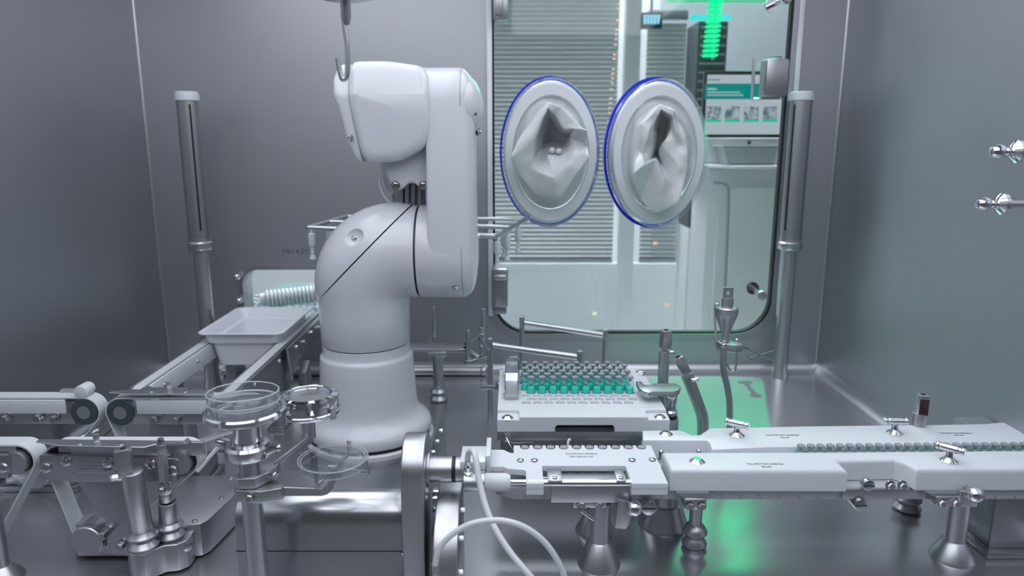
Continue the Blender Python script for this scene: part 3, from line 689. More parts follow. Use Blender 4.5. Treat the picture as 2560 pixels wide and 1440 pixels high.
# ---------------- tray gripper carried behind the robot
fl = P(770, 569, 1.68); fr = P(1240, 591, 1.66); bl = P(868, 541, 1.90); br = P(1314, 549, 1.94)
t = thing('tray_gripper', 'steel rod frame with suction cups held behind the robot shoulder', 'gripper', (fb.x, 1.80, fl.z-.09))
for n_, (p, q, r) in enumerate(((fl, fr, .0065), (bl, br, .0055), (fl+(fl-bl).normalized()*.005, bl, .0055), (fr+(fr-br).normalized()*.006, br+(br-fr).normalized()*.012, .0062))):
    part('frame_rod', MB().cyl(p, q, r), 'satin_steel', t)
ml = (fl+bl)/2; mr_ = (fr+br)/2
mb = MB(); mb.cyl(ml, mr_, .006); mb.cyl((fb.x, 1.80, .47), (fb.x, 1.80, ml.z-.004), .02); mb.box((fb.x, 1.8, ml.z), (.06, .3, .010), bev=.002)
part('cross_bar', mb, 'satin_steel', t)
def cup(c, s=1.0):
    k = MB(); k.lathe([(0, 0), (.004, 0), (.004, -.008), (.0085, -.010), (.0085, -.034), (.0062, -.040), (0, -.040)], c, n=20); g_ = part('cup_body', k, 'port_plastic', t)
    k = MB(); k.lathe([(.005, -.038), (.0045, -.052), (.0055, -.055), (.0042, -.058), (.0055, -.061), (.0085, -.070), (.0078, -.071), (.003, -.060), (.003, -.038)], c, n=20); part('suction_cup', k, 'glove_rubber', g_, 'clear bellows cup')
for f in (.03, .34, .72): cup(fr.lerp(br, f)-Vector((0, 0, .004)))
for f in (.05, .4): cup(fl.lerp(fr, f*.35)-Vector((0, 0, .004)))
for f in (.5, .95): cup(fl.lerp(bl, f)-Vector((0, 0, .004)))
cup(mr_-Vector((.02, 0, .004)))
part('hose_nipple', MB().ball(P(1196, 590, 1.655), .0055), 'polished_steel', t)
# side panel of the robot stand with bolts
t = thing('stand_panel', 'flat steel side panel with three bolts beside the robot base', 'panel', (P(1080, 1100, 1.25).x, 1.3, 0))
xx = P(1084, 1100, 1.22).x
part('plate', MB().prism([(1.13, 0), (1.45, 0), (1.45, .10), (1.37, .115), (1.13, .135)], xx-.006, xx, 'YZ', .002), 'brushed_steel', t)
for (x, y, yy) in ((1086, 1076, 1.33), (1085, 1103, 1.26), (1087, 1130, 1.19)):
    p = P(x, y, yy); bolt(t, (xx, p.y, p.z), (1, 0, 0), .004, .006)
# ================================================================ WHITE TRAY AND ITS DIAGONAL CONVEYOR
tz = .215; ty0 = 1.634; ty1 = 1.905; tx0, tx1 = -.745, -.540
t = thing('white_tray', 'empty white plastic tub sitting on the two conveyor rails at left', 'tray', ((tx0+tx1)/2, (ty0+ty1)/2, .126))
def rr3(x0, x1, y0, y1, r, z, n=6): return [Vector((x, y, z)) for x, y in rrect(x0, x1, y0, y1, r, n)]
I = lambda d, z, r=.02: rr3(tx0+d, tx1-d, ty0+d, ty1-d, max(r-d*.1, .006), z)
mb = MB(); mb.loft([I(.002, tz-.004), I(0, tz-.001), I(.001, tz+.001), I(.010, tz), I(.012, tz-.003), I(.018, tz-.024), I(.026, tz-.027), I(.036, tz-.082), I(.040, tz-.085)], cap=False)
n_ = len(I(0, 0)); L0 = 8*n_; mb.f.append(tuple(range(L0, L0+n_))); mb.m.append(0)
mb.loft([I(.002, tz-.004), I(.010, tz-.004), I(.0155, tz-.027), I(.0235, tz-.030), I(.0335, tz-.086), I(.038, tz-.089)], cap=False)
L1 = len(mb.v)-n_; mb.f.append(tuple(range(L1, L1+n_))); mb.m.append(0)
part('tub', mb, 'tray_plastic', t, ang=40)
part('floor_ridge', MB().holed([(v.x, v.y) for v in I(.055, 0)], [[(v.x, v.y) for v in I(.059, 0)]], tz-.085, tz-.0835, 'XY'), 'tray_plastic', t)
for i, (x, w_, nm) in enumerate(((-.735, .030, 'left'), (-.548, .030, 'right'))):
    y0, y1 = (1.335 if i == 0 else 1.30), 1.985
    t = thing('belt_rail', nm+' rail with pale belt running back under the white tub', 'conveyor', (x, (y0+y1)/2, 0), 'belt rails under the white tub')
    zt = .188
    b_ = MB(); O = b_.belt([(y0+.02, zt-.018, .018), (y1-.02, zt-.018, .018)], .003, 0, 1, 80)
    for v in b_.v: v.x, v.y, v.z = (x-w_*.32+v.y*w_*.64), v.x, v.z
    part('belt', b_, 'belt_rubber', t)
    part('bed', MB().span(x-.009, x+.009, y0+.022, y1-.022, zt-.033, zt-.005), 'white_polymer', t)
    part('side_plate', MB().span(x+w_*.33, x+w_*.33+.005, y0+.03, y1-.01, zt-.045-.02*i, zt-.004, .001), 'brushed_steel' if i else 'white_polymer', t)
    part('side_plate', MB().span(x-w_*.33-.005, x-w_*.33, y0+.005, y1-.01, zt-.03, zt+.0, .001), 'satin_steel', t)
    part('front_roller', MB().cyl((x-.008, y0+.02, zt-.018), (x+w_*.33+.005, y0+.02, zt-.018), .0145), 'satin_steel', t)
    for yy in (1.42, 1.58, 1.74, 1.9): bolt(t, (x+w_*.33+.005, yy, zt-.022), (1, 0, 0), .0045)
    for yy in ((1.47, 1.83) if i == 0 else (1.62,)):
        part('leg', MB().span(x-.012, x+.012, yy-.04, yy+.04, 0, zt-.04, .003), 'brushed_steel', t)
        part('foot_plate', MB().span(x-.02, x+.02, yy-.055, yy+.055, 0, .008, .002), 'brushed_steel', t)
x = -.548
t = thing('side_guide', 'dark steel guide plate with fittings beside the tub, next to the robot', 'guide', (x+.03, 1.75, 0))
part('plate', MB().prism([(1.62, .105), (1.70, .155), (1.92, .16), (1.92, .19), (1.60, .19)], x+.024, x+.030, 'YZ', .001), 'brushed_steel', t)
part('bracket', MB().prism([(1.66, 0.0), (1.66, .11), (1.70, .13), (1.72, 0)], x+.031, x+.05, 'YZ', .002), 'brushed_steel', t)
for yy, zz in ((1.66, .175), (1.72, .17), (1.79, .175), (1.86, .17)): bolt(t, (x+.030, yy, zz), (1, 0, 0), .006)
part('rest_post', MB().lathe([(0, 0), (.016, 0), (.013, .012), (.011, .02), (.011, .10), (.013, .105), (.013, .115), (.005, .118), (.005, .165), (.012, .168), (.012, .178), (0, .18)], (x+.085, 1.76, 0)), 'satin_steel', t)
# ================================================================ LEFT CONVEYORS
def knob(parent, p, s=1.0):
    mb = MB(); mb.cyl(p, p+Vector((0, 0, .004)), .006*s); mb.box(p+Vector((0, 0, .010)), (.009*s, .003, .016), RZ(.7), .0014)
    return part('thumb_knob', mb, 'satin_steel', parent)
# --- rear left conveyor
def rear(nm, pxr, pyr, xe, side, ped, label):
    Y0 = 1.265; c = P(pxr, pyr, Y0); k = K(Y0); r = 41*k if side < 0 else 34*k; r = .0285; zt = c.z+r
    xe_ = P(xe, pyr, Y0).x; lo, hi = min(c.x, xe_), max(c.x, xe_)
    t = thing('belt_conveyor', label, 'conveyor', ((lo+hi)/2, Y0+.02, 0), 'small belt conveyors at left')
    dp = ped['pulley']; pc_ = P(dp[0], dp[1], Y0+.002); 
    b = MB().belt([(c.x, c.z, r), (xe_, c.z, r), (pc_.x, pc_.z, ped['pr'])], .0022, Y0+.001, Y0+.032)
    part('belt', b, 'belt_rubber', t)
    part('end_roller', MB().lathe([(0, 0), (r-.0028, 0), (r-.0028, .028), (0, .028)], (c.x, Y0+.003, c.z), (0, 1, 0), 48), 'satin_steel', t)
    part('roller_ring', MB().lathe([(.0125, -.001), (r-.004, -.001), (r-.004, .003), (.0125, .003)], (c.x, Y0, c.z), (0, 1, 0), 48), 'dark_cabinet', t, 'dark ring')
    part('roller_cap', MB().cyl((c.x, Y0-.002, c.z), (c.x, Y0+.004, c.z), .0125), 'satin_steel', t)
    part('drive_pulley', MB().cyl((pc_.x, Y0-.004, pc_.z), (pc_.x, Y0+.034, pc_.z), ped['pr']-.0022, bev=.002, n=48), 'satin_steel', t)
    s = side; e0 = c.x+s*(r+.004)
    part('side_rail', MB().span(min(e0, xe_), max(e0, xe_), Y0-.003, Y0+.002, zt-.030, zt-.0035, .0008), 'white_polymer', t, 'pale side rail')
    part('lower_plate', MB().span(min(e0-s*.012, xe_), max(e0-s*.012, xe_), Y0+.001, Y0+.010, zt-.052, zt-.030, .001), 'satin_steel', t)
    for x in ped['bolts']:
        q = P(x[0], x[1], Y0); bolt(t, (q.x, Y0+.001, q.z), (0, -1, 0), .0075, .014)
    a0 = P(ped['x'][0], 1060, Y0+.03); a1 = P(ped['x'][1], 1060, Y0+.03)
    part('pedestal', MB().span(a0.x, a1.x, Y0+.012, Y0+.07, 0, zt-.045, .004), 'brushed_steel', t)
    f = ped['foot']; part('foot_plate', MB().span(f[0], f[1], Y0+.008, Y0+.11, 0, .012, .003), 'brushed_steel', t)
    part('foot_block', MB().span(f[0]+.008, f[1]-.008, Y0+.014, Y0+.10, .012, .045, .004), 'brushed_steel', t)
    return t, c, zt
L_ = rear('a', 210, 1031, -160, -1, dict(pulley=(85, 1190), pr=.026, bolts=((20, 1043), (102, 1041), (142, 1044)), x=(34, 140), foot=(P(20, 1250, 1.29).x, P(212, 1250, 1.29).x)), 'rear left belt conveyor running off the left edge, with a ringed end roller')
t = L_[0]; a = P(155, 985, 1.30); b = P(212, 976, 1.28)
mb = MB(); mb.prism(rrect(a.x, b.x, a.z-.012, a.z+.014, .01), 1.292, 1.296, 'XZ'); part('sensor_bracket', mb, 'satin_steel', t)
part('clear_roller', MB().cyl((b.x, 1.265, b.z+.001), (b.x, 1.296, b.z+.001), .0125, bev=.003), 'port_plastic', t, 'pale translucent roller')
R_ = rear('b', 301, 1032, 620, 1, dict(pulley=(330, 1150), pr=.012, bolts=((390, 1046), (445, 1048)), x=(384, 470), foot=(P(372, 1200, 1.29).x, P(520, 1200, 1.29).x)), 'rear middle belt conveyor behind the petri dish stand, guide plate on top')
t = R_[0]
def guide(t, pxs, Y, z, pts_top):
    pts = [(G(x, y, z).x, G(x, y, z).y) for x, y in pxs]
    part('guide_plate', MB().prism(pts, z, z+.0022, 'XY', .0006, 1), 'satin_steel', t)
    for x, y in pts_top: bolt(t, G(x, y, z+.002), (0, 0, 1), .005, .003, 'dome')
gz = R_[2]+.009
guide(t, [(272, 984), (280, 979), (330, 976), (530, 977), (535, 987), (330, 988)], 1.28, gz, ((378, 979), (463, 979)))
knob(t, G(424, 976, gz))
part('guide_block', MB().span(P(360, 990, 1.3).x, P(478, 990, 1.3).x, 1.285, 1.30, R_[2]-.0, gz), 'satin_steel', t)
# --- front conveyors
Y4 = 1.035
def front(label, cl, cr, dp, plate, bolts, extra):
    k = K(Y4); a = P(*cl, Y4); b = P(*cr, Y4); r = .0265
    t = thing('belt_conveyor', label, 'conveyor', ((a.x+b.x)/2, Y4+.02, 0), 'small belt conveyors at left')
    d = P(dp[0], dp[1], Y4); dr = .0275
    part('belt', MB().belt([(a.x, a.z, r), (b.x, b.z, r), (d.x, d.z, dr)], .0026, Y4+.008, Y4+.040), 'belt_rubber', t)
    for c in (a, b):
        part('end_roller', MB().lathe([(0, 0), (r-.0035, 0), (r-.0035, .022), (0, .022)], (c.x, Y4+.018, c.z), (0, 1, 0), 48), 'satin_steel', t)
        part('roller_bearing', MB().lathe([(.013, 0), (r-.006, 0), (r-.006, .006), (.013, .006)], (c.x, Y4+.013, c.z), (0, 1, 0), 40), 'black_rubber', t)
    part('drive_pulley', MB().lathe([(0, 0), (dr-.004, 0), (dr-.0026, .0015), (dr-.0026, .008), (dr-.005, .0085), (dr-.005, .011), (dr-.0026, .0115), (dr-.0026, .04), (0, .04)], (d.x, Y4-.006, d.z), (0, 1, 0), 56), 'satin_steel', t, 'round drive pulley')
    pts = [(P(x, y, Y4-.004).x, P(x, y, Y4-.004).z) for x, y in plate]
    part('side_plate', MB().prism(pts, Y4-.004, Y4+.006, 'XZ', .0012, 2), 'brushed_steel', t)
    part('end_boss', MB().cyl((b.x, Y4-.002, b.z), (b.x, Y4+.014, b.z), .0185), 'satin_steel', t)
    for x, y in bolts: bolt(t, P(x, y, Y4-.004), (0, -1, 0), .0088, .006, 'dome')
    part('belt_bed', MB().span(a.x, b.x, Y4+.008, Y4+.04, a.z+r-.016, a.z+r-.003), 'satin_steel', t)
    return t, a, b, r
F_ = front('front middle belt conveyor over the angled housing, with long top guide plate', (142, 1158), (448, 1158), (221, 1350),
      [(97, 1141), (101, 1138), (438, 1147), (446, 1152), (440, 1204), (200, 1206), (106, 1200), (100, 1190)], ((114, 1170), (164, 1154), (269, 1157), (377, 1160), (431, 1177)), 0)
t = F_[0]; gz = F_[1].z+F_[3]+.006
guide(t, [(90, 1107), (97, 1101), (140, 1101), (400, 1104), (424, 1109), (405, 1110), (360, 1121), (150, 1117)], 1.05, gz, ((199, 1110), (302, 1112)))
knob(t, G(243, 1112, gz))
a = P(176, 1125, Y4+.004); b = P(300, 1140, Y4+.004)
part('guide_block', MB().span(a.x, P(400, 0, Y4).x, Y4+.004, Y4+.012, b.z, gz, .001), 'satin_steel', t)
part('ledge', MB().span(P(194, 1176, Y4-.008).x, P(292, 1176, Y4-.008).x, Y4-.012, Y4-.004, P(0, 1182, Y4-.01).z, P(0, 1176, Y4-.01).z, .0008), 'satin_steel', t)
pp = [(P(x, y, Y4+.0).x, P(x, y, Y4+.0).z) for x, y in ((190, 1203), (330, 1203), (332, 1330), (330, 1385), (268, 1385), (262, 1300), (232, 1270), (212, 1235))]
part('pedestal', MB().prism(pp, Y4, Y4+.045, 'XZ', .002, 2), 'brushed_steel', t)
bolt(t, P(267, 1330, Y4-.002), (0, -1, 0), .007, .016); bolt(t, P(306, 1362, Y4-.002), (0, -1, 0), .006, .01)
F2 = front('front left belt conveyor cut off by the left picture edge', (-230, 1158), (36, 1158), (-60, 1335), [(-240, 1138), (22, 1138), (26, 1150), (20, 1196), (-240, 1200)], ((8, 1170), (-90, 1155)), 0)
bar = MB().cyl(P(0, 1290, .97), P(26, 1440, .97)-Vector((0, 0, .02)), .011)
mb = MB(); q = P(2, 1236, .98); 
t = thing('corner_post', 'steel post with flared foot at the lower left picture corner', 'post', (P(14, 1440, 1.0).x, 1.0, 0))
part('tube', MB().cyl((P(8, 1440, 1.0).x, 1.0, 0), (P(8, 1440, 1.0).x, 1.0, .13), .0115), 'satin_steel', t)
part('foot', MB().lathe([(0, 0), (.03, 0), (.028, .006), (.012, .022), (0, .022)], (P(8, 1440, 1.0).x, 1.0, 0)), 'satin_steel', t)
# --- long belt crossing behind, and rods on the floor
t = thing('drive_belt', 'thin pale belt running slanted behind the clamp of the petri stand', 'belt', P(520, 1190, 1.12))
a = P(492, 1180, 1.22); b = P(592, 1062, 1.30)
part('strap', MB().beam(a, b, .004, .007, .001), 'belt_rubber', t)
part('end_pulley', MB().cyl(b-Vector((0, .006, .009)), b+Vector((0, .006, -.009)), .008), 'satin_steel', t)
t = thing('floor_channel', 'long steel channel lying slanted on the floor between the rear conveyors', 'channel', G(250, 1130, 0))
a = G(120, 1190, .012); b = G(285, 1040, .012)
part('channel_bar', MB().beam(a, b, .03, .022, .003), 'satin_steel', t)
part('inner_rod', MB().cyl(G(188, 1098, .05)+Vector((-.03, -.05, -.01)), G(244, 1078, .05), .008), 'satin_steel', t)
# --- angled gear housing on the floor
zt = .060
pl_ = [(176, 1306), (186, 1278), (228, 1225), (270, 1190), (580, 1188), (596, 1192), (603, 1206), (602, 1222), (520, 1300), (500, 1310), (480, 1313), (185, 1312)]
t = thing('gear_housing', 'low angled steel housing with rounded corners and a front lobe, lower left', 'housing', G(400, 1300, 0))
pts = [(G(x, y, zt).x, G(x, y, zt).y) for x, y in pl_]
part('cover', MB().prism(pts, .004, zt, 'XY', .0015, 2), 'satin_steel', t, ang=25)
for x, y in ((197, 1297), (487, 1303), (554, 1246), (578, 1192), (420, 1200)): bolt(t, G(x, y, zt), (0, 0, 1), .0052, .003, 'dome')
zl = .050
lb = [(G(x, y, zl).x, G(x, y, zl).y) for x, y in ((316, 1362), (320, 1382), (336, 1388), (360, 1386), (385, 1374), (410, 1364), (440, 1362), (470, 1350), (492, 1316), (370, 1314), (332, 1330))]
part('front_lobe', MB().prism(smooth(lb, 1), .004, zl, 'XY', .002, 3), 'satin_steel', t, ang=30)
p = P(478, 1362, .975); part('oval_plug', MB().lathe([(0, 0), (.007, 0), (.007, .003), (.005, .004), (0, .004)], p+Vector((-.004, -.004, 0)), (.75, -.65, 0), 24), 'bolt_steel', t)
def bellows(o, r0, r, h, n=2):
    pr = [(0, 0)]; s = h/n
    for k in range(n): pr += [(r*.80, k*s), (r, k*s+s*.25), (r, k*s+s*.40), (r*.72, k*s+s*.85)]
    pr += [(r0, h), (0, h)]
    return MB().lathe(pr, o, n=40)
# sensor post with square head
b0 = G(347, 1384, zl); b0.y += .016
t = thing('sensor_post', 'leaning steel tube with square head rising from the housing lobe', 'post', b0, 'posts on the front lobe')
top = P(330, 1178, b0.y-.012); part('bellows', bellows(b0, .0155, .0225, .034), 'satin_steel', t)
ax = (top-(b0+Vector((0, 0, .03)))).normalized()
part('tube', MB().cyl(b0+Vector((0, 0, .03)), top, .0165, .0150, bev=.001), 'satin_steel', t)
hd = P(311, 1148, b0.y-.014)
part('head', MB().box(hd+Vector((0, 0, -.004)), (.021, .021, .042), RY(-.08)@RZ(.35), .0015), 'satin_steel', t)
part('head_hole', MB().cyl(hd+Vector((0, 0, .016)), hd+Vector((0, 0, .0178)), .004), 'black_rubber', t)
bolt(t, top+Vector((-.016, -.006, -.006)), (-.9, -.4, 0), .005, .012)
text('lettering', 'AB 9011 11349', .0042, P(334, 1272, b0.y-.0185), FACE@RZ(0)@Matrix.Rotation(-PI/2+.06, 3, 'Z'), t)
b1 = G(430, 1342, zl); b1.y -= .002
t = thing('sensor_post', 'short steel cylinder with hinged rod and swivel lever on the housing lobe', 'post', b1, 'posts on the front lobe')
part('bellows', bellows(b1, .0145, .020, .032), 'satin_steel', t)
c1 = P(418, 1252, 1.024)
part('tube', MB().cyl(b1+Vector((0, 0, .03)), c1, .0155, .0135, bev=.001), 'satin_steel', t)
part('seal', MB().cyl(c1, c1+Vector((0, 0, .004)), .0115), 'black_rubber', t)
c2 = P(413, 1228, 1.019); part('clevis', MB().cyl(c1+Vector((0, 0, .004)), c2, .012, .0095, bev=.001), 'satin_steel', t)
mb = MB(); mb.box(c2+Vector((0, 0, .007)), (.006, .018, .02), None, .001); part('clevis_tongue', mb, 'bolt_steel', t); bolt(t, c2+Vector((0, -.009, .006)), (.0, -1, 0), .0052, .004)
c3 = P(404, 1122, 1.012); mb = MB(); mb.cyl(c2, c3, .0032); mb.lathe([(0, 0), (.008, 0), (.008, .052), (.0, .052)], c2+(c3-c2).normalized()*.020, c3-c2, 6); part('rod', mb, 'satin_steel', t)
mb = MB(); mb.cyl(c3-Vector((0, 0, .006)), c3+Vector((0, 0, .008)), .0072, bev=.001); mb.beam(c3+Vector((0, 0, .008)), P(462, 1108, 1.04), .009, .002); mb.beam(P(462, 1108, 1.04), P(474, 1098, 1.045), .014, .002)
part('lever', mb, 'satin_steel', t); bolt(t, c3+Vector((0, 0, .010)), (0, 0, 1), .005, .007)
# ================================================================ VIALS
def vial(loc, label, group):
    t = thing('glass_vial', label, 'vial', loc, group)
    g = MB().lathe([(0, 0), (.0072, 0), (.0080, .0010), (.0080, .0205), (.0074, .0232), (.0055, .0252), (.0052, .0262), (.0052, .0285), (.0064, .0290), (.0064, .0318), (.0050, .0320)], loc, n=24)
    part('glass_body', g, 'vial_glass', t)
    part('liquid', MB().lathe([(0, .0009), (.0072, .0010), (.0074, .0018), (.0074, .0125), (0, .0122)], loc, n=20), 'teal_liquid', t, 'teal liquid')
    part('rubber_stopper', MB().lathe([(0, .0245), (.0018, .0245), (.0030, .0268), (.0034, .0320), (.0064, .0321), (.0066, .0328), (.0066, .0345), (.0060, .0350), (0, .0350)], loc, n=24), 'grey_stopper', t)
    return t
zr = .1745
rows = ['rearmost', 'second rearmost', 'third rearmost', 'third foremost', 'second foremost', 'foremost']
v0 = None; pit = .0216; Y6 = 1.345
for r in range(6):
    y = Y6+(5-r)*pit*.866; x0 = .0266 if r % 2 == 0 else .0266+pit/2
    for c in range(10):
        lab = 'teal-filled vial, %s from the left in the %s row of the rack' % (ORD[c], rows[r])
        if v0 is None: v0 = vial((x0, y, zr), lab, 'teal vials in the white rack')
        else: dup(v0, (x0+c*pit, y, zr), lab)
# ================================================================ RACK
rx0, rx1, ry0, ry1 = -.0265, .284, 1.217, 1.485
t = thing('vial_rack', 'white rack block with rows of round pockets, holding the teal vials', 'rack', ((rx0+rx1)/2, 1.35, .148))
holes = []
for r in range(-4, 6):
    y = Y6+(5-r)*pit*.866-5*pit*.866
for r in range(9):
    y = Y6+(5-r)*pit*.866; x0 = .0266 if r % 2 == 0 else .0266+pit/2
    for c in range(10): holes.append(circle(x0+c*pit, y, .0094, 14))
cr = .040; cy = .034
outer = [(rx0, ry0+cy), (rx0+cr-.008, ry0+cy), (rx0+cr-.002, ry0+cy-.002), (rx0+cr, ry0+cy-.009), (rx0+cr, ry0), (rx1-cr, ry0), (rx1-cr, ry0+cy-.009), (rx1-cr+.002, ry0+cy-.002), (rx1-cr+.008, ry0+cy), (rx1, ry0+cy),
         (rx1, 1.31), (rx1-.012, 1.33), (rx1-.012, 1.44), (rx1-.03, 1.46), (rx1-.03, ry1), (rx0, ry1)]
part('pocket_plate', MB().holed(outer, holes, .1715, .1765, 'XY'), 'white_polymer', t)
mb = MB(); sl0, sl1 = P(1388, 1070, ry0).x, P(1537, 1070, ry0).x
mb.prism([(rx0, .148), (sl0, .148), (sl0, .157), (sl0+.004, .161), (sl1-.004, .161), (sl1, .157), (sl1, .148), (rx1, .148), (rx1, .1715), (rx0, .1715)], ry0, ry0+.025, 'XZ', .0008, 1)
mb.span(rx0, rx1, ry0+.0249, ry1+.008, .150, .1715)
part('block', mb, 'white_polymer', t)
for x, y in ((1269, 1044), (1650, 1043)): q = G(x, y, .1715); bolt(t, q, (0, 0, 1), .0115, .006, 'cone')
bolt(t, G(1602, 930, .1765), (0, 0, 1), .0115, .005, 'cone')
part('corner_lug', MB().prism(rrect(rx1-.045, rx1-.004, 1.455, 1.50, .008), .15, .1765, 'XY', .001), 'white_polymer', t)
t = thing('steel_plinth', 'grey steel base box carrying the white vial rack', 'base', ((rx0+rx1)/2, 1.35, 0))
mb = MB(); mb.span(rx0, P(1606, 1090, ry0).x, ry0+.001, ry1, .131, .1475, .001); part('top_frame', mb, 'brushed_steel', t)
mb = MB(); mb.span(rx0+.005, rx1-.04, ry0+.045, ry1-.01, 0, .131, .004); part('pedestal', mb, 'brushed_steel', t)
q = P(1268, 1092, ry0); part('peg', MB().cyl((q.x, ry0-.006, q.z), (q.x, ry0+.004, q.z), .008, bev=.001), 'bolt_steel', t)
part('cable', MB().tube([P(1266, 1095, ry0-.007), P(1272, 1108, ry0-.015), P(1282, 1128, ry0-.02), P(1290, 1150, ry0-.02)], .0018), 'bolt_steel', t)
mb = MB(); mb.tube([P(1272, 1103, ry0+.01), P(1292, 1107, ry0+.01), P(1330, 1104, ry0+.01), P(1336, 1115, ry0+.01), P(1336, 1130, ry0+.01)], .0016); part('rod_loop', mb, 'bolt_steel', t)
a = P(1423, 1098, 1.15); mb = MB(); mb.tube([a+Vector((.002, 0, 0)), P(1421, 1103, 1.148), P(1419, 1125, 1.145)], .0025, 8, 3); part('hook_tab', mb, 'white_polymer', t)
# clamps on the rack
x0 = G(1261, 990, .19).x; x1 = G(1297, 990, .19).x
t = thing('rack_clamp', 'long flat steel clamp bar on the left end of the vial rack', 'clamp', ((x0+x1)/2, 1.38, .1765), 'clamps holding the rack')
part('bar', MB().prism([(1.300, .190), (1.305, .1765), (1.46, .1765), (1.46, .203), (1.385, .203), (1.375, .190)], x0, x1, 'YZ', .002), 'satin_steel', t)
part('rear_tab', MB().prism([(P(1264, 905, 1.47).x, P(1264, 925, 1.47).z), (P(1264, 897, 1.47).x, P(1264, 897, 1.47).z), (P(1275, 889, 1.47).x, P(1275, 889, 1.47).z), (P(1292, 889, 1.47).x, P(1292, 889, 1.47).z), (P(1299, 900, 1.47).x, P(1299, 900, 1.47).z), (P(1299, 925, 1.47).x, P(1299, 925, 1.47).z)], 1.46, 1.475, 'XZ', .001), 'satin_steel', t)
for yy in (1.32, 1.43): bolt(t, (x0, yy, .185), (-1, 0, 0), .004)
part('clear_stop', MB().span(x1+.002, x1+.014, 1.38, 1.46, .18, .205, .003), 'clear_acrylic', t)
t = thing('rack_clamp', 'steel swing arm clamp pressing on the right end of the vial rack', 'clamp', G(1680, 985, .178), 'clamps holding the rack')
zz = .199
arm = [(G(x, y, zz).x, G(x, y, zz).y) for x, y in ((1590, 953), (1604, 953), (1610, 961), (1628, 962), (1632, 958), (1690, 958), (1702, 966), (1698, 975), (1684, 979), (1632, 979), (1622, 982), (1607, 977), (1598, 970))]
part('arm', MB().prism(arm, zz-.010, zz, 'XY', .001, 2), 'satin_steel', t)
q = G(1679, 968, zz)
part('pivot', MB().lathe([(0, 0), (.0135, 0), (.0135, .006), (.0105, .010), (.0105, .022), (.012, .026), (.012, .040), (.010, .045), (0, .045)], (q.x, q.y, zz-.010-.045)), 'polished_steel', t, 'polished pivot')
part('pivot_seal', MB().cyl((q.x, q.y, zz-.062), (q.x, q.y, zz-.055), .0135), 'black_rubber', t)
part('pivot_post', MB().cyl((q.x, q.y, 0), (q.x, q.y, zz-.062), .0165, bev=.001), 'satin_steel', t)
# acrylic shield left of rack
Ya = 1.60
t = thing('acrylic_shield', 'clear upright acrylic sheet with metal clip, left of the rack', 'shield', P(1220, 970, Ya))
pa = [(P(x, y, Ya).x, P(x, y, Ya).z) for x, y in ((1199, 865), (1258, 866), (1258, 973), (1205, 975), (1200, 970))]
part('sheet', MB().prism(pa, Ya, Ya+.006, 'XZ', .001), 'clear_acrylic', t)
part('clip', MB().beam(P(1206, 865, Ya-.002)+Vector((0, 0, 0)), P(1203, 834, Ya-.002), .014, .010, .002), 'polished_steel', t)
part('foot_bar', MB().beam(P(1203, 968, Ya-.004), P(1248, 968, Ya-.004), .01, .009, .001), 'satin_steel', t)
bolt(t, P(1246, 962, Ya-.01), (0, -1, 0), .005)
# ================================================================ LINE PLATES AND VIAL LINE
ZL = .165
nests = []
t = thing('filling_nest', 'white notched plate holding ten stoppered vials above the chrome rod', 'plate', (.1, 1.05, .147))
outl = [(.0027, 1.122)]
for c in range(10):
    xc = .0212+c*.0215; outl.append((xc-.0079, 1.122))
    for k in range(9):
        a = PI+PI*k/8; outl.append((xc+.0079*math.cos(a), 1.1145+.0079*math.sin(a)))
    outl.append((xc+.0079, 1.122))
outl += [(.232, 1.122), (.232, .987), (.178, .987), (.178, 1.046), (.047, 1.046), (.047, .987), (.0215, .987), (.0215, 1.028), (.018, 1.032), (-.006, 1.036), (-.014, 1.043), (-.034, 1.043), (-.034, 1.105), (-.014, 1.105), (-.004, 1.094), (.0027, 1.092)]
outl = outl[::-1]
mb = MB().prism(outl, ZL-.009, ZL, 'XY'); mb.span(.0215, .047, .987, 1.02, .147, ZL-.0085); mb.span(.178, .232, .987, 1.02, .147, ZL-.0085); mb.span(-.034, -.014, 1.043, 1.105, .1295, ZL-.0085)
part('plate', mb, 'white_polymer', t)
for x, y in ((1301, 1152), (1336, 1152), (1580, 1151), (1631, 1150)): bolt(t, G(x, y, ZL), (0, 0, 1), .0062, .004, 'dome')
text('lettering', 'Rck/PS/7001058354', .0064, G(1454, 1134.5, ZL+.0003), RZ(0), t)
text('lettering', '2R+4R/vial100', .0064, G(1454, 1141.5, ZL+.0003), RZ(0), t)
for c in range(10):
    dup(v0, (.0212+c*.0215, 1.1150, ZL-.034), 'stoppered vial in the notched white plate, %s from the left' % ORD[c], group='vials in the notched plate')
ang = math.radians(1.1)
xs = 2003; v = G(xs, 1113, .172); n0 = 0
while True:
    x = v.x+n0*.0162; y = v.y+n0*.0162*math.tan(ang)
    if x > .875: break
    dup(v0, (x, y, .1375), 'stoppered vial queueing between the white guides, %s from the left' % ORD[n0], rz=.3, group='vials queueing between the white guides'); n0 += 1
vy = v.y; vx = v.x
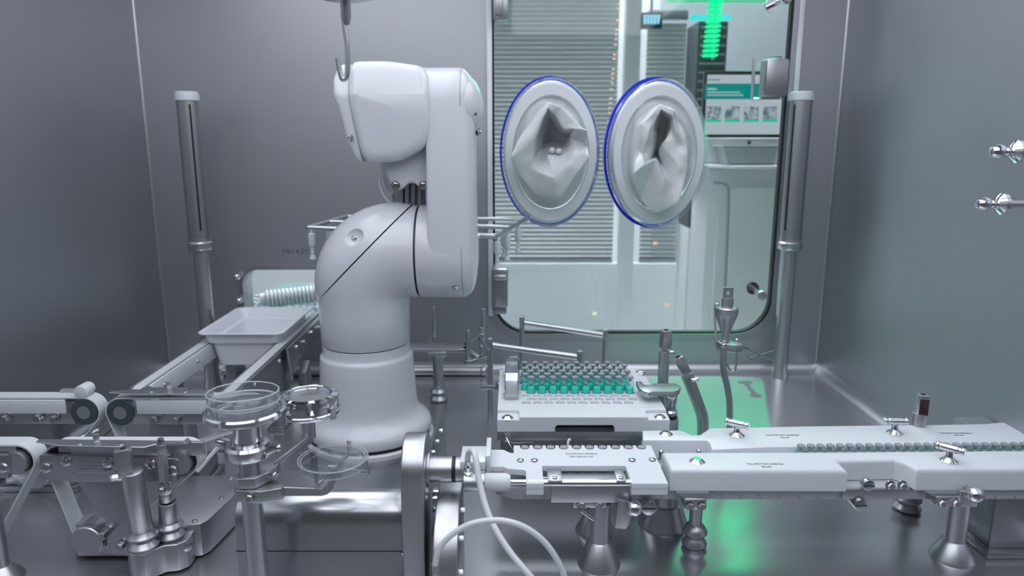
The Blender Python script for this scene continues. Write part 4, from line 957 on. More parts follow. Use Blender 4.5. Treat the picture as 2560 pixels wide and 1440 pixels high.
# front guide
t = thing('guide_rail', 'front white guide rail of the vial line, with a stepped front edge', 'rail', (.56, 1.06, .13), 'white guide rails')
yb = lambda x: vy-.0088+(x-vx)*math.tan(ang)
rr_ = part('rail_body', MB().prism([(.2455, 1.032), (.519, 1.030), (.519, 1.066), (.612, 1.070), (.622, 1.060), (.628, 1.034), (WX1, 1.034), (WX1, yb(WX1)), (vx-.05, yb(vx)), (.2455, 1.098)], .130, ZL, 'XY', .007, 4, 1), 'white_polymer', t)
bolt(t, G(1743, 1153, ZL), (0, 0, 1), .0135, .007, 'cone')
text('lettering', 'Tbk/PS/7001058626', .0072, G(1912, 1160, ZL+.0003), RZ(0), t)
text('lettering', '2Rx4R', .0062, G(1916, 1167, ZL+.0003), RZ(0), t)
def tknob(p, rz, lab):
    t = thing('tee_knob', lab, 'knob', p, 'chrome tee knobs on the guides')
    part('base', MB().lathe([(0, 0), (.0128, 0), (.0128, .0015), (.0065, .0065), (.0055, .009), (.0048, .018), (0, .018)], p), 'polished_steel', t)
    d = RZ(rz)@Vector((1, 0, 0)); c = Vector(p)+Vector((0, 0, .022))
    part('grip', MB().lathe([(0, -.020), (.0058, -.020), (.0066, -.019), (.0066, -.0165), (.0054, -.015), (.0054, -.012), (.0062, -.011), (.0062, .011), (.0054, .012), (.0054, .015), (.0066, .0165), (.0066, .019), (.0058, .020), (0, .020)], c, d, 28), 'polished_steel', t)
tknob(G(1842, 1089, ZL), -.6, 'chrome tee knob on the rear guide, nearest the funnel post')
tknob(G(2236, 1083, ZL), -.05, 'chrome tee knob on the rear guide, beside the square-headed post')
tknob(G(2372, 1153, ZL), -.8, 'chrome tee knob on the front guide, in front of the vial row')
# rear guide
t = thing('guide_rail', 'rear white guide rail behind the vial row, with a dip near its left end', 'rail', (.56, 1.16, .13), 'white guide rails')
ya = lambda x: vy+.0088+(x-vx)*math.tan(ang)
gp = lambda x, y: (G(x, y, ZL).x, G(x, y, ZL).y)
pb = [gp(1606, 1076), gp(1698, 1075), gp(1712, 1079), gp(1728, 1087), gp(1750, 1087), gp(1760, 1080), gp(1776, 1070), gp(2022, 1065), gp(2460, 1060), gp(2500, 1055.5)]
pts = [gp(1608, 1100), gp(1768, 1101), gp(1775, 1108), gp(1780, 1124), (vx-.05, ya(vx)), (WX1, ya(WX1)), (WX1, pb[-1][1])]+pb[::-1]
pts = [p for i, p in enumerate(pts) if i == 0 or math.dist(p, pts[i-1]) > .004]
part('rail_body', MB().prism(pts, .132, ZL, 'XY', .0020, 2, 1), 'white_polymer', t)
bolt(t, G(1665, 1085, ZL), (0, 0, 1), .0125, .007, 'cone'); bolt(t, G(2556, 1061, ZL), (0, 0, 1), .010, .006, 'cone')
text('lettering', 'Tbk/PS/7001058680', .0072, G(1956, 1088, ZL+.0003), RZ(0), t)
text('lettering', '2Rx4R', .0062, G(1962, 1094, ZL+.0003), RZ(0), t)
text('lettering', 'Tbk/PS/7001058641', .0072, G(2391, 1083, ZL+.0003), RZ(0), t)
text('lettering', '2Rx4R', .0062, G(2398, 1088, ZL+.0003), RZ(0), t)
for x, y in ((1653, 1130), (1747, 1128)):
    q = P(x, y, 1.118); mb = MB(); mb.cyl(q-Vector((0, 0, .02)), q, .0045); mb.ball(q, .0042); part('pin', mb, 'bolt_steel', t)
# lower track plate
t = thing('line_track', 'milky lower track strip with a fine toothed edge under the white guides', 'track', (.4, 1.1, .10))
zb = .100
part('strip', MB().prism([(P(1240, 1232, 1.045).x, 1.060), (.004, 1.045), (.232, 1.045), (WX1, 1.045), (WX1, 1.20), (.23, 1.19), (.20, 1.135), (-.02, 1.135), (P(1232, 1215, 1.06).x, 1.09)], .108, .1288, 'XY', .001, 1), 'milky_polymer', t)
for k in range(28): part('tooth_slit', MB().box((.02+k*.031, 1.0445, .112), (.0012, .002, .008), RY(-.5)), 'room_grey', t)
mb = MB(); mb.span(-.0, .24, 1.10, 1.13, .1288, .1310); mb.span(.24, WX1-.002, vy-.008, vy+.008, .1288, .1372); part('vial_bed', mb, 'white_polymer', t)
part('metal_core', MB().span(.519, .64, 1.0395, 1.043, .112, .1285, .0005), 'satin_steel', t)
# brackets, bolts and feet under the line
def foot_post(loc, h, r, fr, fh, label, mat='satin_steel', style='cone'):
    t = thing('support_post', label, 'post', loc, 'posts under the vial line')
    if style == 'cone': part('foot', MB().lathe([(0, 0), (fr, 0), (fr, .001), (fr*.97, .004), (r*1.15, fh), (r, fh+.002), (0, fh+.002)], loc, n=44), mat, t)
    else:
        part('foot', bellows(loc, r, fr, fh, 2), mat, t)
    part('tube', MB().cyl((loc[0], loc[1], fh), (loc[0], loc[1], h), r), mat, t)
    return t
f = G(1497, 1408, 0); t = foot_post((f.x, f.y, 0), .108, .0165, .034, .040, 'stout steel post with cone foot under the filling plate')
f = G(1487, 1325, 0); foot_post((f.x, f.y, 0), .108, .014, .034, .036, 'steel post with cone foot standing behind the stout one under the filling plate')
f = G(1657, 1308, 0); foot_post((f.x, f.y, 0), .13, .026, .044, .040, 'wide bell-shaped support foot under the left end of the guides')
f = G(1735, 1365, 0); foot_post((f.x, f.y, 0), .108, .0105, .0205, .042, 'slim post with bellows foot under the front guide', style='b')
f = G(2380, 1392, 0); foot_post((f.x, f.y, 0), .108, .0165, .034, .030, 'steel post with cone foot beside the column box at right')
def bracket(x, y, Y, w, h, label, bl):
    a = P(x, y, Y); t = thing('rail_bracket', label, 'bracket', a, 'brackets under the guides')
    mb = MB(); mb.span(a.x-w/2, a.x+w/2, Y, Y+.028, a.z-h/2, a.z+h/2, .002); mb.prism([(a.x-w/2, a.z+h/2-.002), (a.x-w/2-.012, .130), (a.x+w/2+.004, .130), (a.x+w/2, a.z+h/2-.002)], Y+.004, Y+.026, 'XZ')
    part('plate', mb, 'satin_steel', t)
    for s in bl: bolt(t, (a.x+s*w*.27, Y, a.z-.001), (0, -1, 0), .0062, .006)
    return t
bracket(1475, 1259, 1.012, .052, .016, 'steel bracket with two bolts under the filling plate', (-1, 1))
bracket(1739, 1262, 1.020, .034, .018, 'steel bracket with two bolts above the slim bellows post', (-1, 1))
bracket(2372, 1255, 1.020, .040, .016, 'steel bracket with two bolts above the post at right', (-1, 1))
LT = bpy.data.objects['line_track']
def disc(x, y, Y, r, ln=.012):
    a = P(x, y, Y); h_ = MB().cyl(a, a+Vector((0, ln, 0)), r, bev=.0015, n=32)
    if ln > .02: h_.span(a.x-r*.5, a.x+r*.5, Y+.014, Y+.022, a.z, .110)
    h = part('slotted_screw', h_, 'bolt_steel', LT); part('screw_slot', MB().box(a+Vector((0, -.0003, 0)), (r*1.8, .0012, .0016)), 'dark_seam', h)
disc(1623, 1272, 1.03, .0118, .05); disc(2173, 1215, 1.033, .0095, .012); disc(2153, 1264, 1.033, .0100, .04)
for x, y in ((2226, 1213), (2256, 1213)): bolt(LT, P(x, y, 1.0395), (0, -1, 0), .0062, .006)
def balllever(x, y, Y, lab, fl):
    a = P(x, y, Y); t = thing('ball_knob', lab, 'knob', a, 'ball knobs below the line')
    part('ball', MB().ball(a, .0125), 'polished_steel', t)
    mb = MB(); 
    if fl: mb.prism([(a.x-.024, a.z+.014), (a.x-.008, a.z+.010), (a.x-.004, a.z-.012), (a.x-.007, a.z-.03), (a.x-.012, a.z-.036), (a.x-.028, a.z-.034)], Y+.002, Y+.014, 'XZ', .001)
    else: mb.span(a.x-.018, a.x+.010, Y+.006, Y+.016, a.z-.024, a.z+.002, .001)
    mb.cyl(a, a+Vector((0, .03, 0)), .004); part('flag', mb, 'satin_steel', t)
balllever(1586, 1271, .995, 'chrome ball knob with steel flag under the filling plate', True)
balllever(2438, 1237, 1.01, 'chrome ball knob below the front guide near the column box', False)
# rod mechanism in the opening of the filling plate
t = thing('slide_unit', 'chrome rod with clamps and steel block in the filling plate opening', 'slide', P(1465, 1210, 1.0))
za = P(1465, 1207, .998).z; 
part('chrome_rod', MB().cyl((P(1322, 0+1207, .998).x, .998, za), (.179, .998, za), .0052), 'polished_steel', t)
part('thin_rod', MB().cyl((.047, 1.035, .150), (.178, 1.035, .150), .0018), 'bolt_steel', t)
a = P(1378, 1240, 1.006); b = P(1572, 1218, 1.006)
part('block', MB().span(a.x, b.x, 1.006, 1.04, P(0, 1257, 1.006).z, za-.0056, .001), 'satin_steel', t)
for x, w in ((1387, .022), (1552, .014)):
    q = P(x, 1200, 1.0); m_ = MB(); m_.span(q.x-w/2, q.x+w/2, .990, 1.030, za+.0052, za+.0075, .0006); part('clamp', m_, 'satin_steel', t)
    bolt(t, (q.x, .998, za+.0075), (0, 0, 1), .004, .004, 'dome')
bolt(t, P(1388, 1189, 1.015), (0, 0, 1), .004, .004, 'dome')
t = thing('plug_pin', 'short cross-shaped chrome pin under the filling plate', 'pin', P(1468, 1278, 1.03))
mb = MB(); mb.cyl(P(1452, 1275, 1.01), P(1484, 1298, 1.01), .0035); mb.cyl(P(1471, 1272, 1.02), P(1471, 1290, 1.02), .003); part('pin', mb, 'bolt_steel', t)
# piston end
t = thing('white_piston', 'white rounded piston with chrome rod pointing at the filling plate', 'piston', P(1242, 1211, 1.0))
c = P(1212, 1211, 1.0); d_ = P(1276, 1211, 1.0); c.z = d_.z = za
part('piston', MB().lathe([(0, 0), (.0128, 0), (.0135, .001), (.0135, d_.x-c.x-.008), (.0125, d_.x-c.x-.004), (.0105, d_.x-c.x), (0, d_.x-c.x)], c, (1, 0, 0), 40), 'white_polymer', t)
part('rod', MB().cyl((d_.x-.002, 1.0, za), (P(1322, 1207, .998).x, 1.0, za), .0040), 'polished_steel', t)
# ================================================================ DRIVE HOUSINGS AND SHAFT
def stadium(yc, zc, r, z0, n=20):
    o = [(yc-r, z0)]+[(yc-r*math.cos(PI*k/n), zc+r*math.sin(PI*k/n)) for k in range(n+1)]+[(yc+r, z0)]
    return o
xa, xb = P(1013, 1150, 1.03).x, P(1069, 1150, 1.03).x; zsh = P(1100, 1173, 1.03).z
t = thing('drive_housing', 'upright steel housing with rounded top beside the box, carrying the shaft', 'housing', ((xa+xb)/2, 1.03, 0), 'rounded drive housings')
part('shell', MB().prism(stadium(1.03, zsh+.003, .054, 0.0), xa, xb, 'YZ', .003, 3), 'satin_steel', t, ang=30)
part('shaft_collar', MB().cyl((xb, 1.03, zsh), (xb+.004, 1.03, zsh), .026, bev=.001, n=48), 'satin_steel', t)
for q in ((P(1010, 1172, 1.0)), ): pass
xs_ = P(1131, 1173, 1.03).x; xe_ = P(1162, 1173, 1.03).x
t = thing('drive_shaft', 'thick horizontal steel shaft with black ring, between housing and filling plate', 'shaft', ((xb+xe_)/2, 1.03, zsh-.02))
part('tube', MB().cyl((xb+.004, 1.03, zsh), (xs_, 1.03, zsh), .0203, n=48), 'satin_steel', t)
part('ring', MB().cyl((xs_, 1.03, zsh), (xs_+.006, 1.03, zsh), .0198, n=48), 'black_rubber', t, 'black ring')
part('end_block', MB().cyl((xs_+.006, 1.03, zsh), (P(1213, 1173, 1.03).x, 1.03, zsh), .0198, n=48), 'satin_steel', t)
x0, x1 = P(1152, 1150, 1.03).x, P(1214, 1150, 1.03).x
mb = MB(); mb.span(x0, x1, 1.012, 1.07, zsh+.008, zsh+.0205, .001); mb.prism([(P(1214, 1185, 1.02).x, zsh-.014), (-.0335, zsh-.014), (-.0335, zsh+.022), (x1, zsh+.022)], 1.03, 1.10, 'XZ', .001)
part('coupling', mb, 'port_plastic', t)
part('lower_barrel', MB().cyl((P(1160, 1225, 1.0).x, 1.0, za), (c.x, 1.0, za), .0145, bev=.001, n=40), 'satin_steel', t)
part('pin', MB().cyl(P(1196, 1146, 1.06), P(1196, 1132, 1.06), .0032), 'bolt_steel', t)
p = P(1171, 1185, 1.0); m_ = MB(); m_.lathe([(0, 0), (.0075, 0), (.0075, .004), (.005, .006), (.005, .010), (.0065, .011), (.0065, .015), (.004, .018), (.004, .024), (0, .024)], p, (0, -.2, 1), 20)
part('hose_fitting', m_, 'polished_steel', t)
x0, x1 = P(1082, 1300, .95).x, P(1146, 1300, .95).x
t = thing('drive_housing', 'lower steel housing with big round edge and side bolts, right of the first', 'housing', ((x0+x1)/2, .95, 0), 'rounded drive housings')
def rnd(yc, zc, r, y1): return [(yc+r*math.cos(a), zc+r*math.sin(a)) for a in [PI/2+PI/2*k/12 for k in range(13)]]+[(yc-r, 0), (y1, 0), (y1, zc+r)]
part('shell', MB().prism([(p_[0], max(0, p_[1])) for p_ in rnd(1.02, .034, .10, 1.06)], x0, x1, 'YZ', .003, 3), 'satin_steel', t, ang=30)
for a in (.25, .8, 1.35): bolt(t, (x1, 1.02-.085*math.sin(a), .034+.085*math.cos(a)), (1, 0, 0), .004, .007)
part('gasket', MB().prism(stadium(1.02, .0, .092, -.0)[1:-1], x0-.006, x0, 'YZ'), 'black_rubber', t)
part('bushing', MB().cyl((x0-.01, 1.05, .105), (x0+.02, 1.05, .105), .02), 'polished_steel', t)
# box in front of the robot
bx0 = P(598, 1300, 1.02).x; zt_ = .128
t = thing('machine_box', 'large steel box with rounded top edge in front of the robot', 'box', ((bx0+xa)/2, 1.05, 0))
prof = [(1.0, 0), (1.0, zt_-.045)]+[(1.0+.045*(1-math.cos(PI/2*k/10)), zt_-.045+.045*math.sin(PI/2*k/10)) for k in range(1, 11)]+[(1.106, zt_), (1.106, 0)]
part('shell', MB().prism(prof, bx0, xa, 'YZ', .0015, 2), 'sheet_steel', t, ang=30)
sz = P(800, 1378, 1.0).z
part('seam', MB().span(bx0-.0005, xa, .9992, 1.1, sz-.0007, sz+.0007), 'dark_seam', t)
text('lettering', '4155', .007, P(628, 1353, .9985), FACE, t)
for y in (1172, 1386): q = P(1011, y, 1.0); bolt(t, (xa-.004, .999 if y > 1200 else 1.02, q.z), (0, -1, 0), .003, .004, 'dome')
# ================================================================ PETRI STAND
Yp = .93
def pz(x, y): return P(x, y, Yp)
c0 = pz(612, 1020); xp = c0.x
t = thing('petri_stand', 'steel pole stand with clamps and side arms holding the petri dishes', 'stand', (xp, Yp, 0))
zc_ = pz(612, 1200).z
part('pole', MB().lathe([(0, 0), (.0145, 0), (.0142, zc_), (0, zc_)], (xp, Yp, 0)), 'satin_steel', t)
z1 = pz(0, 1240).z; z2 = pz(0, 1205).z; z3 = pz(0, 1172).z; z4 = pz(0, 1128).z; z5 = pz(0, 1100).z; z6 = pz(0, 1052).z; z7 = pz(0, 1012).z
part('upper_pipe', MB().cyl((xp, Yp, z3-.01), (xp, Yp, z4), .0135), 'brushed_steel', t)
part('lower_clamp', MB().prism([(xp-.019, Yp-.012), (xp-.012, Yp-.019), (xp+.02, Yp-.022), (xp+.046, Yp-.012), (xp+.048, Yp-.002), (xp+.036, Yp+.01), (xp+.01, Yp+.02), (xp-.012, Yp+.018), (xp-.019, Yp+.008)], z1, z2-.003, 'XY', .0015), 'satin_steel', t)
part('upper_clamp', MB().prism([(xp-.019, Yp-.012), (xp-.010, Yp-.019), (xp+.012, Yp-.016), (xp+.030, Yp+.012), (xp+.032, Yp+.032), (xp+.02, Yp+.036), (xp-.004, Yp+.02), (xp-.018, Yp+.010)], z2-.002, z3-.006, 'XY', .0015), 'satin_steel', t)
bolt(t, (xp+.006, Yp-.0215, (z1+z2)/2-.001), (0, -1, 0), .0058, .006); bolt(t, (xp+.031, Yp+.008, (z2+z3)/2-.002), (.7, -.7, 0), .0055, .006)
# tri clamp
part('tri_clamp', MB().lathe([(.016, -.002), (.029, -.002), (.031, .002), (.031, .013), (.028, .017), (.022, .018), (.018, .012), (.016, .012)], (xp, Yp, z4-.004), n=44), 'bolt_steel', t)
mb = MB(); mb.beam((xp-.028, Yp+.006, z4+.006), (xp-.047, Yp+.012, z4+.010), .014, .010, .0015); mb.beam((xp-.028, Yp+.004, z4-.002), (xp-.044, Yp+.006, z4-.003), .010, .004, .001)
part('clamp_hinge', mb, 'bolt_steel', t)
mb = MB(); mb.beam((xp+.026, Yp-.010, z4+.004), (xp+.044, Yp+.002, z4+.010), .012, .010, .0015); mb.ball((xp+.043, Yp-.004, z4+.007), .0055)
part('clamp_screw', mb, 'bolt_steel', t)
part('neck', MB().lathe([(0, 0), (.021, 0), (.021, .003), (.0185, .006), (.0182, z6-z4), (0, z6-z4)], (xp, Yp, z4+.006)), 'polished_steel', t)
part('funnel_disc', MB().lathe([(0, 0), (.018, 0), (.040, .006), (.052, .010), (.0545, .013), (.0545, .019), (.052, .021), (.049, .021), (.0485, .016), (.044, .012), (0, .010)], (xp, Yp, z6-.002), n=64), 'polished_steel', t, 'polished round dish')
ar = MB(); za_ = (z1+z2)/2-.002; ax_ = pz(826, 1215).x
pts = [(xp+.044, za_+.008), (ax_-.012, za_+.006), (ax_-.003, za_+.010), (ax_, za_+.020), (ax_, za_+.040), (ax_+.010, za_+.040), (ax_+.010, za_+.016), (ax_+.006, za_+.004), (ax_-.004, za_-.004), (ax_-.012, za_-.006), (xp+.044, za_-.006)]
part('lower_arm', ar.prism(pts, Yp-.006, Yp-.001, 'XZ', .0008, 1), 'satin_steel', t)
a = Vector((xp+.026, Yp+.03, (z2+z3)/2)); rc = P(771, 1006, .99); b = Vector((rc.x-.004, rc.y+.02, a.z+.022))
part('rear_arm', MB().beam(a, b, .005, .013, .0008), 'satin_steel', t)
part('rear_arm_riser', MB().cyl(b, (b.x, b.y, rc.z-.014), .006), 'satin_steel', t)
# cross holder under lower petri
hc = P(834, 1163, Yp-.002); hz = hc.z
mb = MB(); R1 = .050
fing = []
for k in range(4):
    a = math.radians(-12+90*k); d = Vector((math.cos(a), math.sin(a), 0)); mb.beam(hc-Vector((0, 0, .005)), hc+d*R1-Vector((0, 0, .005)), .005, .004, .0005)
part('dish_cross', mb, 'satin_steel', t, 'cross-shaped dish holder')
for k in range(4):
    a = math.radians(-12+90*k); d = Vector((math.cos(a), math.sin(a), 0)); q = hc+d*(R1+.001)
    part('holder_finger', MB().box(q+Vector((0, 0, .002)), (.003, .006, .024), RZ(a), .0008), 'satin_steel', t)
part('cross_riser', MB().cyl((ax_+.005, Yp-.0035, za_+.036), (ax_+.005, Yp-.0035, hz-.004), .0045), 'satin_steel', t)
def petri(c, r, h, lab, two=True, tilt=None):
    t = thing('petri_dish', lab, 'petri dish', c, 'petri dishes')
    R = tilt or Matrix.Identity(3); A = R@Vector((0, 0, 1))
    part('dish', MB().lathe([(0, 0), (r-.003, 0), (r-.003, h), (r-.0045, h), (r-.0045, .0015), (0, .0015)], c, A, 64), 'clear_acrylic', t)
    T = lambda zz, rr: MB().lathe([(rr-.0009, zz), (rr, zz+.0006), (rr+.0005, zz), (rr, zz-.0006), (rr-.0009, zz)], c, A, 64)  # milky ring painting a bright highlight along a clear edge
    part('dish_rim_glint', T(h, r-.0035), 'milky_polymer', t); part('dish_rim_glint', T(.0008, r-.003), 'milky_polymer', t)
    if two: part('lid_rim_glint', T(h+.0012, r), 'milky_polymer', t)
    if two: part('lid', MB().lathe([(0, h+.0015), (r, h+.0015), (r, h*.35), (r-.0012, h*.35), (r-.0012, h), (0, h)], c, A, 64), 'clear_acrylic', t)
    return t
petri(Vector((hc.x, hc.y, hz-.001)), .0475, .011, 'clear petri dish resting in the cross-shaped holder, lower right of the stand')
petri(Vector((xp, Yp, z6+.014)), .048, .014, 'clear petri dish standing open on the polished round dish of the stand', two=False)
lid = Vector((xp-.002, Yp+.004, z6+.032)); 
t = thing('petri_cover', 'clear petri cover lying tilted on the open dish of the stand', 'petri dish', lid, 'petri dishes')
A = RX(math.radians(-3))@RY(math.radians(-4))
part('lid', MB().lathe([(0, -.004), (.0465, -.004), (.0475, -.003), (.0475, .009), (.0463, .009), (.0463, -.002), (0, -.002)], lid, A@Vector((0, 0, 1)), 64), 'clear_acrylic', t)
part('lid_rim_glint', MB().lathe([(.0462, .009), (.047, .0098), (.0479, .009), (.047, .0082), (.0462, .009)], lid, A@Vector((0, 0, 1)), 64), 'milky_polymer', t)  # edge highlight of the clear cover, put in as a milky ring
part('lid_rim_glint', MB().lathe([(.0462, -.003), (.047, -.0022), (.0479, -.003), (.047, -.0038), (.0462, -.003)], lid, A@Vector((0, 0, 1)), 64), 'milky_polymer', t)
# polished air sampler head
t = thing('air_sampler_head', 'polished round metal cup with scalloped side on the rear arm of the stand', 'sampler', Vector((rc.x, rc.y, rc.z-.016)))
n = 96; rings = []
def sc(r, z, dep):
    o_ = []
    for k in range(n):
        a = 2*PI*k/n; d = ((a*8/(2*PI)) % 1)-.5; rr = r-dep*max(0, math.cos(d*2*PI)*1.0-.35)*.0 - dep*math.exp(-(d/.16)**2); o_.append(Vector((rc.x+rr*math.cos(a), rc.y+rr*math.sin(a), rc.z+z)))
    return o_
mb = MB(); mb.loft([sc(.038, -.014, 0), sc(.0445, -.014, 0), sc(.0455, -.012, 0), sc(.0455, -.009, 0), sc(.0435, -.008, 0), sc(.0435, -.004, .0), sc(.0435, .001, .004), sc(.0435, .010, .0045), sc(.0425, .0125, .0045), sc(.0345, .014, 0), sc(.0335, .0135, 0), sc(.0335, .010, 0), sc(.0315, .0095, 0), sc(.0315, .006, 0)], cap=False)
part('cup', mb, 'polished_steel', t, ang=28)
part('base_disc', MB().cyl((rc.x, rc.y, rc.z-.014), (rc.x, rc.y, rc.z-.010), .040), 'polished_steel', t)
part('screen_plate', MB().cyl((rc.x, rc.y, rc.z+.003), (rc.x, rc.y, rc.z+.006), .0318, n=64), 'satin_steel', t, 'matt perforated inner plate')
for a in (-2.1, -.5, 1.2): part('holder_tab', MB().box((rc.x+.0465*math.cos(a), rc.y+.0465*math.sin(a), rc.z-.008), (.003, .010, .018), RZ(a), .0008), 'satin_steel', t)
# ================================================================ HOSES
def pt(l): return [P(x, y, yy) for x, y, yy in l]
t = thing('hose', 'clear soft hose rising over the shaft fitting and curving down to the right', 'hose', P(1250, 1350, .92))
part('tube', MB().tube(pt([(1172, 1180, 1.0), (1169, 1150, 1.0), (1173, 1131, .995), (1183, 1128, .985), (1189, 1145, .975), (1197, 1195, .96), (1213, 1262, .94), (1238, 1322, .92), (1275, 1380, .90), (1325, 1440, .88), (1380, 1500, .87)]), .0046, 14), 'port_plastic', t)
t = thing('hose', 'pale hose arching from the lower fitting across the front hose', 'hose', P(1240, 1302, .86))
part('tube', MB().tube(pt([(1088, 1412, .87), (1096, 1378, .87), (1120, 1345, .87), (1165, 1315, .87), (1215, 1302, .87), (1265, 1303, .87), (1315, 1320, .87), (1358, 1352, .87), (1390, 1395, .87), (1412, 1445, .87), (1420, 1500, .87)]), .0041, 14), 'port_plastic', t)
q = P(1088, 1412, .87); part('fitting', MB().lathe([(0, 0), (.0072, 0), (.0078, -.004), (.006, -.007), (.0085, -.012), (.0085, -.018), (.006, -.021), (.006, -.045), (0, -.045)], q, n=20), 'clear_acrylic', t, 'clear hose fitting')
# ================================================================ BACK AREA STANDS
def stand_head(t, p, s, rot, w=.016, h=.04):
    part('head', MB().box(p, (w, w, h), rot, .001), 'satin_steel', t)
b = P(1660, 1040, 1.47); top = P(1661, 876, 1.47)
t = thing('sensor_stand', 'upright steel tube with square head behind the vial rack', 'stand', (top.x, 1.47, 0), 'square-headed sensor stands')
part('tube', MB().cyl((top.x, 1.47, 0), top, .0115, bev=.001), 'satin_steel', t)
q = P(1664, 846, 1.47); stand_head(t, q+Vector((0, 0, -.002)), 1, RZ(.25), .020, .040); part('hole', MB().cyl(q+Vector((0, 0, .018)), q+Vector((0, 0, .0195)), .004), 'black_rubber', t)
part('stem', MB().cyl(top, q, .005), 'bolt_steel', t); bolt(t, top+Vector((.0115, 0, -.004)), (1, 0, 0), .0035, .011)
t = thing('sensor_stand', 'bent steel tube leaning left with a tilted square head, before the green glow', 'stand', G(1757, 1108, 0), 'square-headed sensor stands')
Yb = G(1757, 1120, 0).y
part('tube', MB().tube([P(1757, 1118, Yb), P(1757, 1080, Yb), P(1756, 1045, Yb), P(1745, 1010, Yb), P(1722, 950, Yb), P(1717, 938, Yb)], .0128, 20, 6), 'satin_steel', t)
q = P(1705, 912, Yb); ra = math.atan2(P(1692, 892, Yb).x-P(1717, 938, Yb).x, P(1692, 892, Yb).z-P(1717, 938, Yb).z)
part('head', MB().box(q, (.021, .021, .040), RY(ra), .001), 'satin_steel', t)
e = q+RY(ra)@Vector((0, 0, .0203)); part('hole', MB().cyl(e, e+RY(ra)@Vector((0, 0, .0008)), .005), 'black_rubber', t)
bolt(t, P(1733, 950, Yb-.012), (.9, -.3, .35), .004, .012)
t = thing('sensor_stand', 'square-headed post with dark red face behind the rear guide at right', 'stand', G(2266, 1278, 0), 'square-headed sensor stands')
f = G(2266, 1274, 0); q = P(2305, 1010, f.y)
part('foot', bellows(f, .014, .024, .035), 'satin_steel', t)
tp = P(2301, 1032, f.y)
part('tube', MB().cyl((f.x, f.y, .034), (q.x-.002, f.y, tp.z), .0118, bev=.001), 'satin_steel', t)
stand_head(t, q+Vector((0, 0, .0)), 1, RZ(-.3), .0185, .036); part('red_face', MB().box(q+RZ(-.3)@Vector((.0016, -.0096, -.003)), (.0145, .0008, .029), RZ(-.3)), 'red_window', t, 'dark red glossy face')
part('hole', MB().cyl(q+Vector((0, 0, .018)), q+Vector((0, 0, .0187)), .004), 'black_rubber', t)
# funnel post
Yu = 1.47
t = thing('funnel_post', 'bent steel post carrying a cone funnel with drilled tongue on top', 'stand', G(1835, 1090, 0))
part('tube', MB().tube([P(1824, 1085, Yu), P(1824, 1040, Yu), P(1823, 1000, Yu), P(1816, 960, Yu), P(1809, 930, Yu), P(1808, 900, Yu), P(1810, 862, Yu)], .0072, 16, 6), 'satin_steel', t)
q = P(1815, 858, Yu); kz = K(Yu, .2)
part('plate', MB().prism([(P(x, 858, Yu).x, Yu+d) for x, d in ((1791, .0), (1797, -.016), (1830, -.030), (1848, -.024), (1850, -.012), (1828, .012), (1800, .014))], q.z-.012, q.z+.004, 'XY', .001), 'satin_steel', t)
q = P(1812, 850, Yu)
part('funnel', MB().lathe([(0, -.002), (.0095, -.002), (.0075, .003), (.0072, .012), (.022, .052), (.0225, .056), (.0235, .057), (.0235, .070), (.0215, .0725), (.013, .0735), (.0, .0735)], q, n=44), 'satin_steel', t, ang=30)
mb = MB(); mb.cyl(q+Vector((0, 0, .073)), q+Vector((0, 0, .091)), .0125); mb.holed([(q.x-.0105, q.z+.09), (q.x+.0105, q.z+.09), (q.x+.0105, q.z+.114), (q.x-.0105, q.z+.114)], [circle(q.x, q.z+.103, .004)], Yu-.003, Yu+.003, 'XZ')
part('tongue', mb, 'satin_steel', t)
mb = MB(); mb.tube([P(1789, 765, Yu), P(1787, 775, Yu), P(1788, 810, Yu), P(1790, 850, Yu), P(1796, 880, Yu)], .0022); part('side_wire', mb, 'bolt_steel', t)
mb = MB(); mb.tube([P(1843, 865, Yu-.02), P(1842, 900, Yu-.02), P(1838, 922, Yu-.02), P(1830, 928, Yu-.02), P(1822, 920, Yu-.02), P(1816, 905, Yu-.02)], .0024); part('loop_wire', mb, 'bolt_steel', t)
for x, y in ((1793, 762), (1842, 851), (1809, 863)): part('ball_nut', MB().ball(P(x, y, Yu-.022), .0048), 'bolt_steel', t)
m_ = MB(); cx_ = P(1904, 891, Yu+.02)
m_.beam(P(1846, 864, Yu-.015), P(1875, 874, Yu), .003, .004)
for p, q2 in (((1874, 878), (1932, 899)), ((1874, 897), (1934, 878))): m_.beam(P(*p, Yu-.01), P(*q2, Yu+.05), .003, .004)
part('cross_arms', m_, 'satin_steel', t, 'thin cross-shaped dish holder')
for x, y, yy in ((1874, 872, Yu-.01), (1872, 892, Yu-.01), (1933, 876, Yu+.05), (1935, 894, Yu+.05)): part('holder_peg', MB().cyl(P(x, y+3, yy), P(x, y-3, yy), .0022), 'bolt_steel', t)
# cross bracket stand (centre left)
Yc = 1.74; f = G(1097, 1002, 0); Yc = f.y
t = thing('peg_stand', 'dark steel arm on a bellows foot carrying upright pegs beside the robot', 'stand', f)
part('foot', bellows(f, .021, .0235, .040), 'satin_steel', t)
tz_ = P(1095, 885, Yc).z
part('tube', MB().lathe([(0, .038), (.0125, .038), (.0135, .10), (.0150, tz_), (0, tz_)], f), 'satin_steel', t)
part('plate', MB().box((f.x, Yc, tz_+.004), (.046, .046, .010), None, .001), 'satin_steel', t)
zq = tz_+.014
def fl(l): return [(G(x, y, zq).x, G(x, y, zq).y) for x, y in l]
mb = MB(); mb.prism(fl([(1010, 856), (1030, 857), (1068, 858), (1078, 832), (1094, 832), (1086, 857), (1150, 858), (1166, 854), (1166, 872), (1152, 874), (1022, 874), (1010, 870)]), zq-.008, zq, 'XY', .001)
mb.beam(Vector((*fl([(1160, 866)])[0], zq-.004)), Vector((*fl([(1200, 893)])[0], zq-.004)), .014, .008, .001)
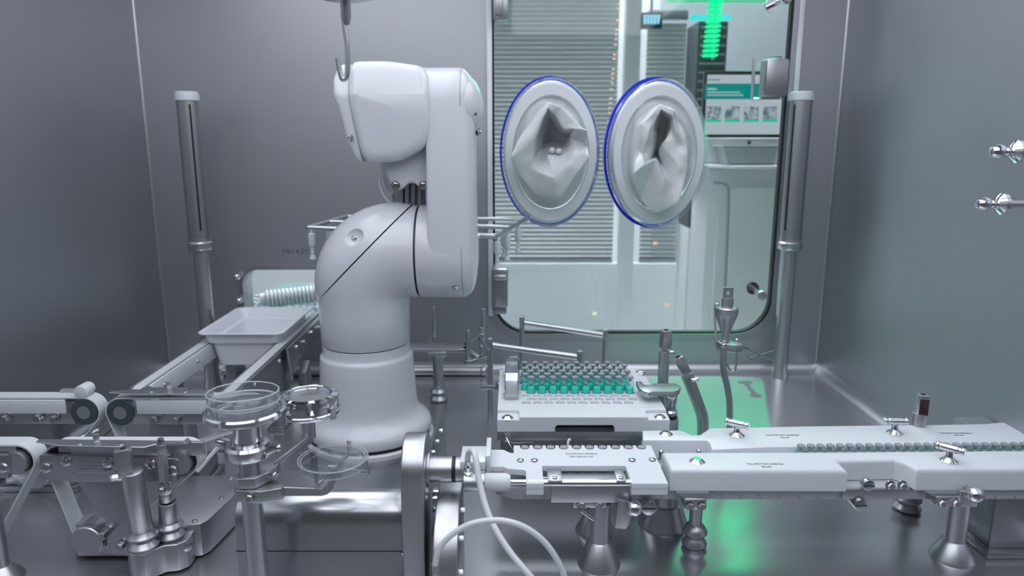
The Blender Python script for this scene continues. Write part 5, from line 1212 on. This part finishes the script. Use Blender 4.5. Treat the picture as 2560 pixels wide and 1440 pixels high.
mb.beam(Vector((*fl([(1163, 902)])[0], zq-.004)), Vector((*fl([(1218, 890)])[0], zq-.004)), .014, .008, .001)
mb.beam(Vector((*fl([(1160, 862)])[0], zq-.004)), Vector((*fl([(1200, 840)])[0], zq-.004)), .010, .008, .001)
part('arm', mb, 'satin_steel', t)
def peg(xt, yt, xb, yb, r=.0055):
    g_ = G(xb, yb, zq); part('peg', MB().cyl((g_.x, g_.y, zq-.012), (g_.x, g_.y, P(xt, yt, g_.y).z), r, bev=.0008), 'satin_steel', t)
peg(1082, 767, 1086, 842, .0050); peg(1169, 825, 1171, 897); peg(1207, 772, 1208, 842, .0055); peg(1203, 818, 1204, 888, .0055)
# round bar gates
def gate(pa, pb, la, lb, lab, r=.0075):
    Ya_ = la; Yb_ = lb; a = P(*pa, Ya_); b = P(*pb, Yb_)
    t = thing('bar_gate', lab, 'gate', ((a.x+b.x)/2, (Ya_+Yb_)/2, 0), 'round bar gates')
    part('bar', MB().cyl(a, b, r), 'satin_steel', t)
    for p in (a, b):
        part('post', MB().cyl((p.x, p.y, 0), (p.x, p.y, p.z-.004), .0065), 'satin_steel', t)
        part('post_head', MB().box(p+Vector((0, 0, .003)), (.013, .018, .028), RZ(math.atan2(b.y-a.y, b.x-a.x)), .0015), 'satin_steel', t)
gate((1305, 806), (1513, 838), 1.80, 1.80, 'rear round bar on two posts in front of the big window')
gate((1225, 862), (1449, 893), 1.66, 1.66, 'nearer round bar on two posts beside the acrylic shield')
# column box at the right
t = thing('column_box', 'rectangular steel column standing under the guides at the right edge', 'box', (.83, 1.10, 0))
part('shell', MB().span(.778, WX1-.002, 1.062, 1.125, .012, .104, .003), 'brushed_steel', t)
part('flange', MB().span(.768, WX1-.002, 1.05, 1.135, 0, .012, .003), 'brushed_steel', t)
t = thing('angle_bracket', 'steel angle bracket standing behind the rear guide near the right wall', 'bracket', (P(2410, 1050, 1.3).x, 1.30, 0))
a = P(2386, 1042, 1.27); b = P(2412, 1042, 1.27)
part('angle', MB().prism([(a.x, 0), (a.x+.004, 0), (a.x+.004, a.z-.004), (WX1-.005, a.z-.004), (WX1-.005, a.z), (a.x, a.z)], 1.235, 1.27, 'XZ', .0006, 1), 'satin_steel', t)
# ================================================================ CAMERA AND LIGHT
cam = bpy.data.cameras.new('camera'); co = bpy.data.objects.new('camera', cam); COL.objects.link(co); S.camera = co
co.location = (0, 0, H); co.rotation_euler = (PI/2-PITCH, 0, 0)
cam.sensor_width = 36; cam.lens = 36*FPX/2560; cam.clip_start = .05; cam.clip_end = 50
cam.dof.use_dof = True; cam.dof.focus_distance = 1.28; cam.dof.aperture_fstop = 3.4
w = bpy.data.worlds.new('world'); S.world = w; w.use_nodes = True
w.node_tree.nodes['Background'].inputs[0].default_value = (.62, .66, .72, 1); w.node_tree.nodes['Background'].inputs[1].default_value = .12
v = S.view_settings; v.view_transform = 'Standard'; v.look = 'None'; v.gamma = 1; v.use_curve_mapping = False; v.exposure = 0.0
S.cycles.transparent_max_bounces = 48; S.cycles.max_bounces = 10; S.cycles.glossy_bounces = 6
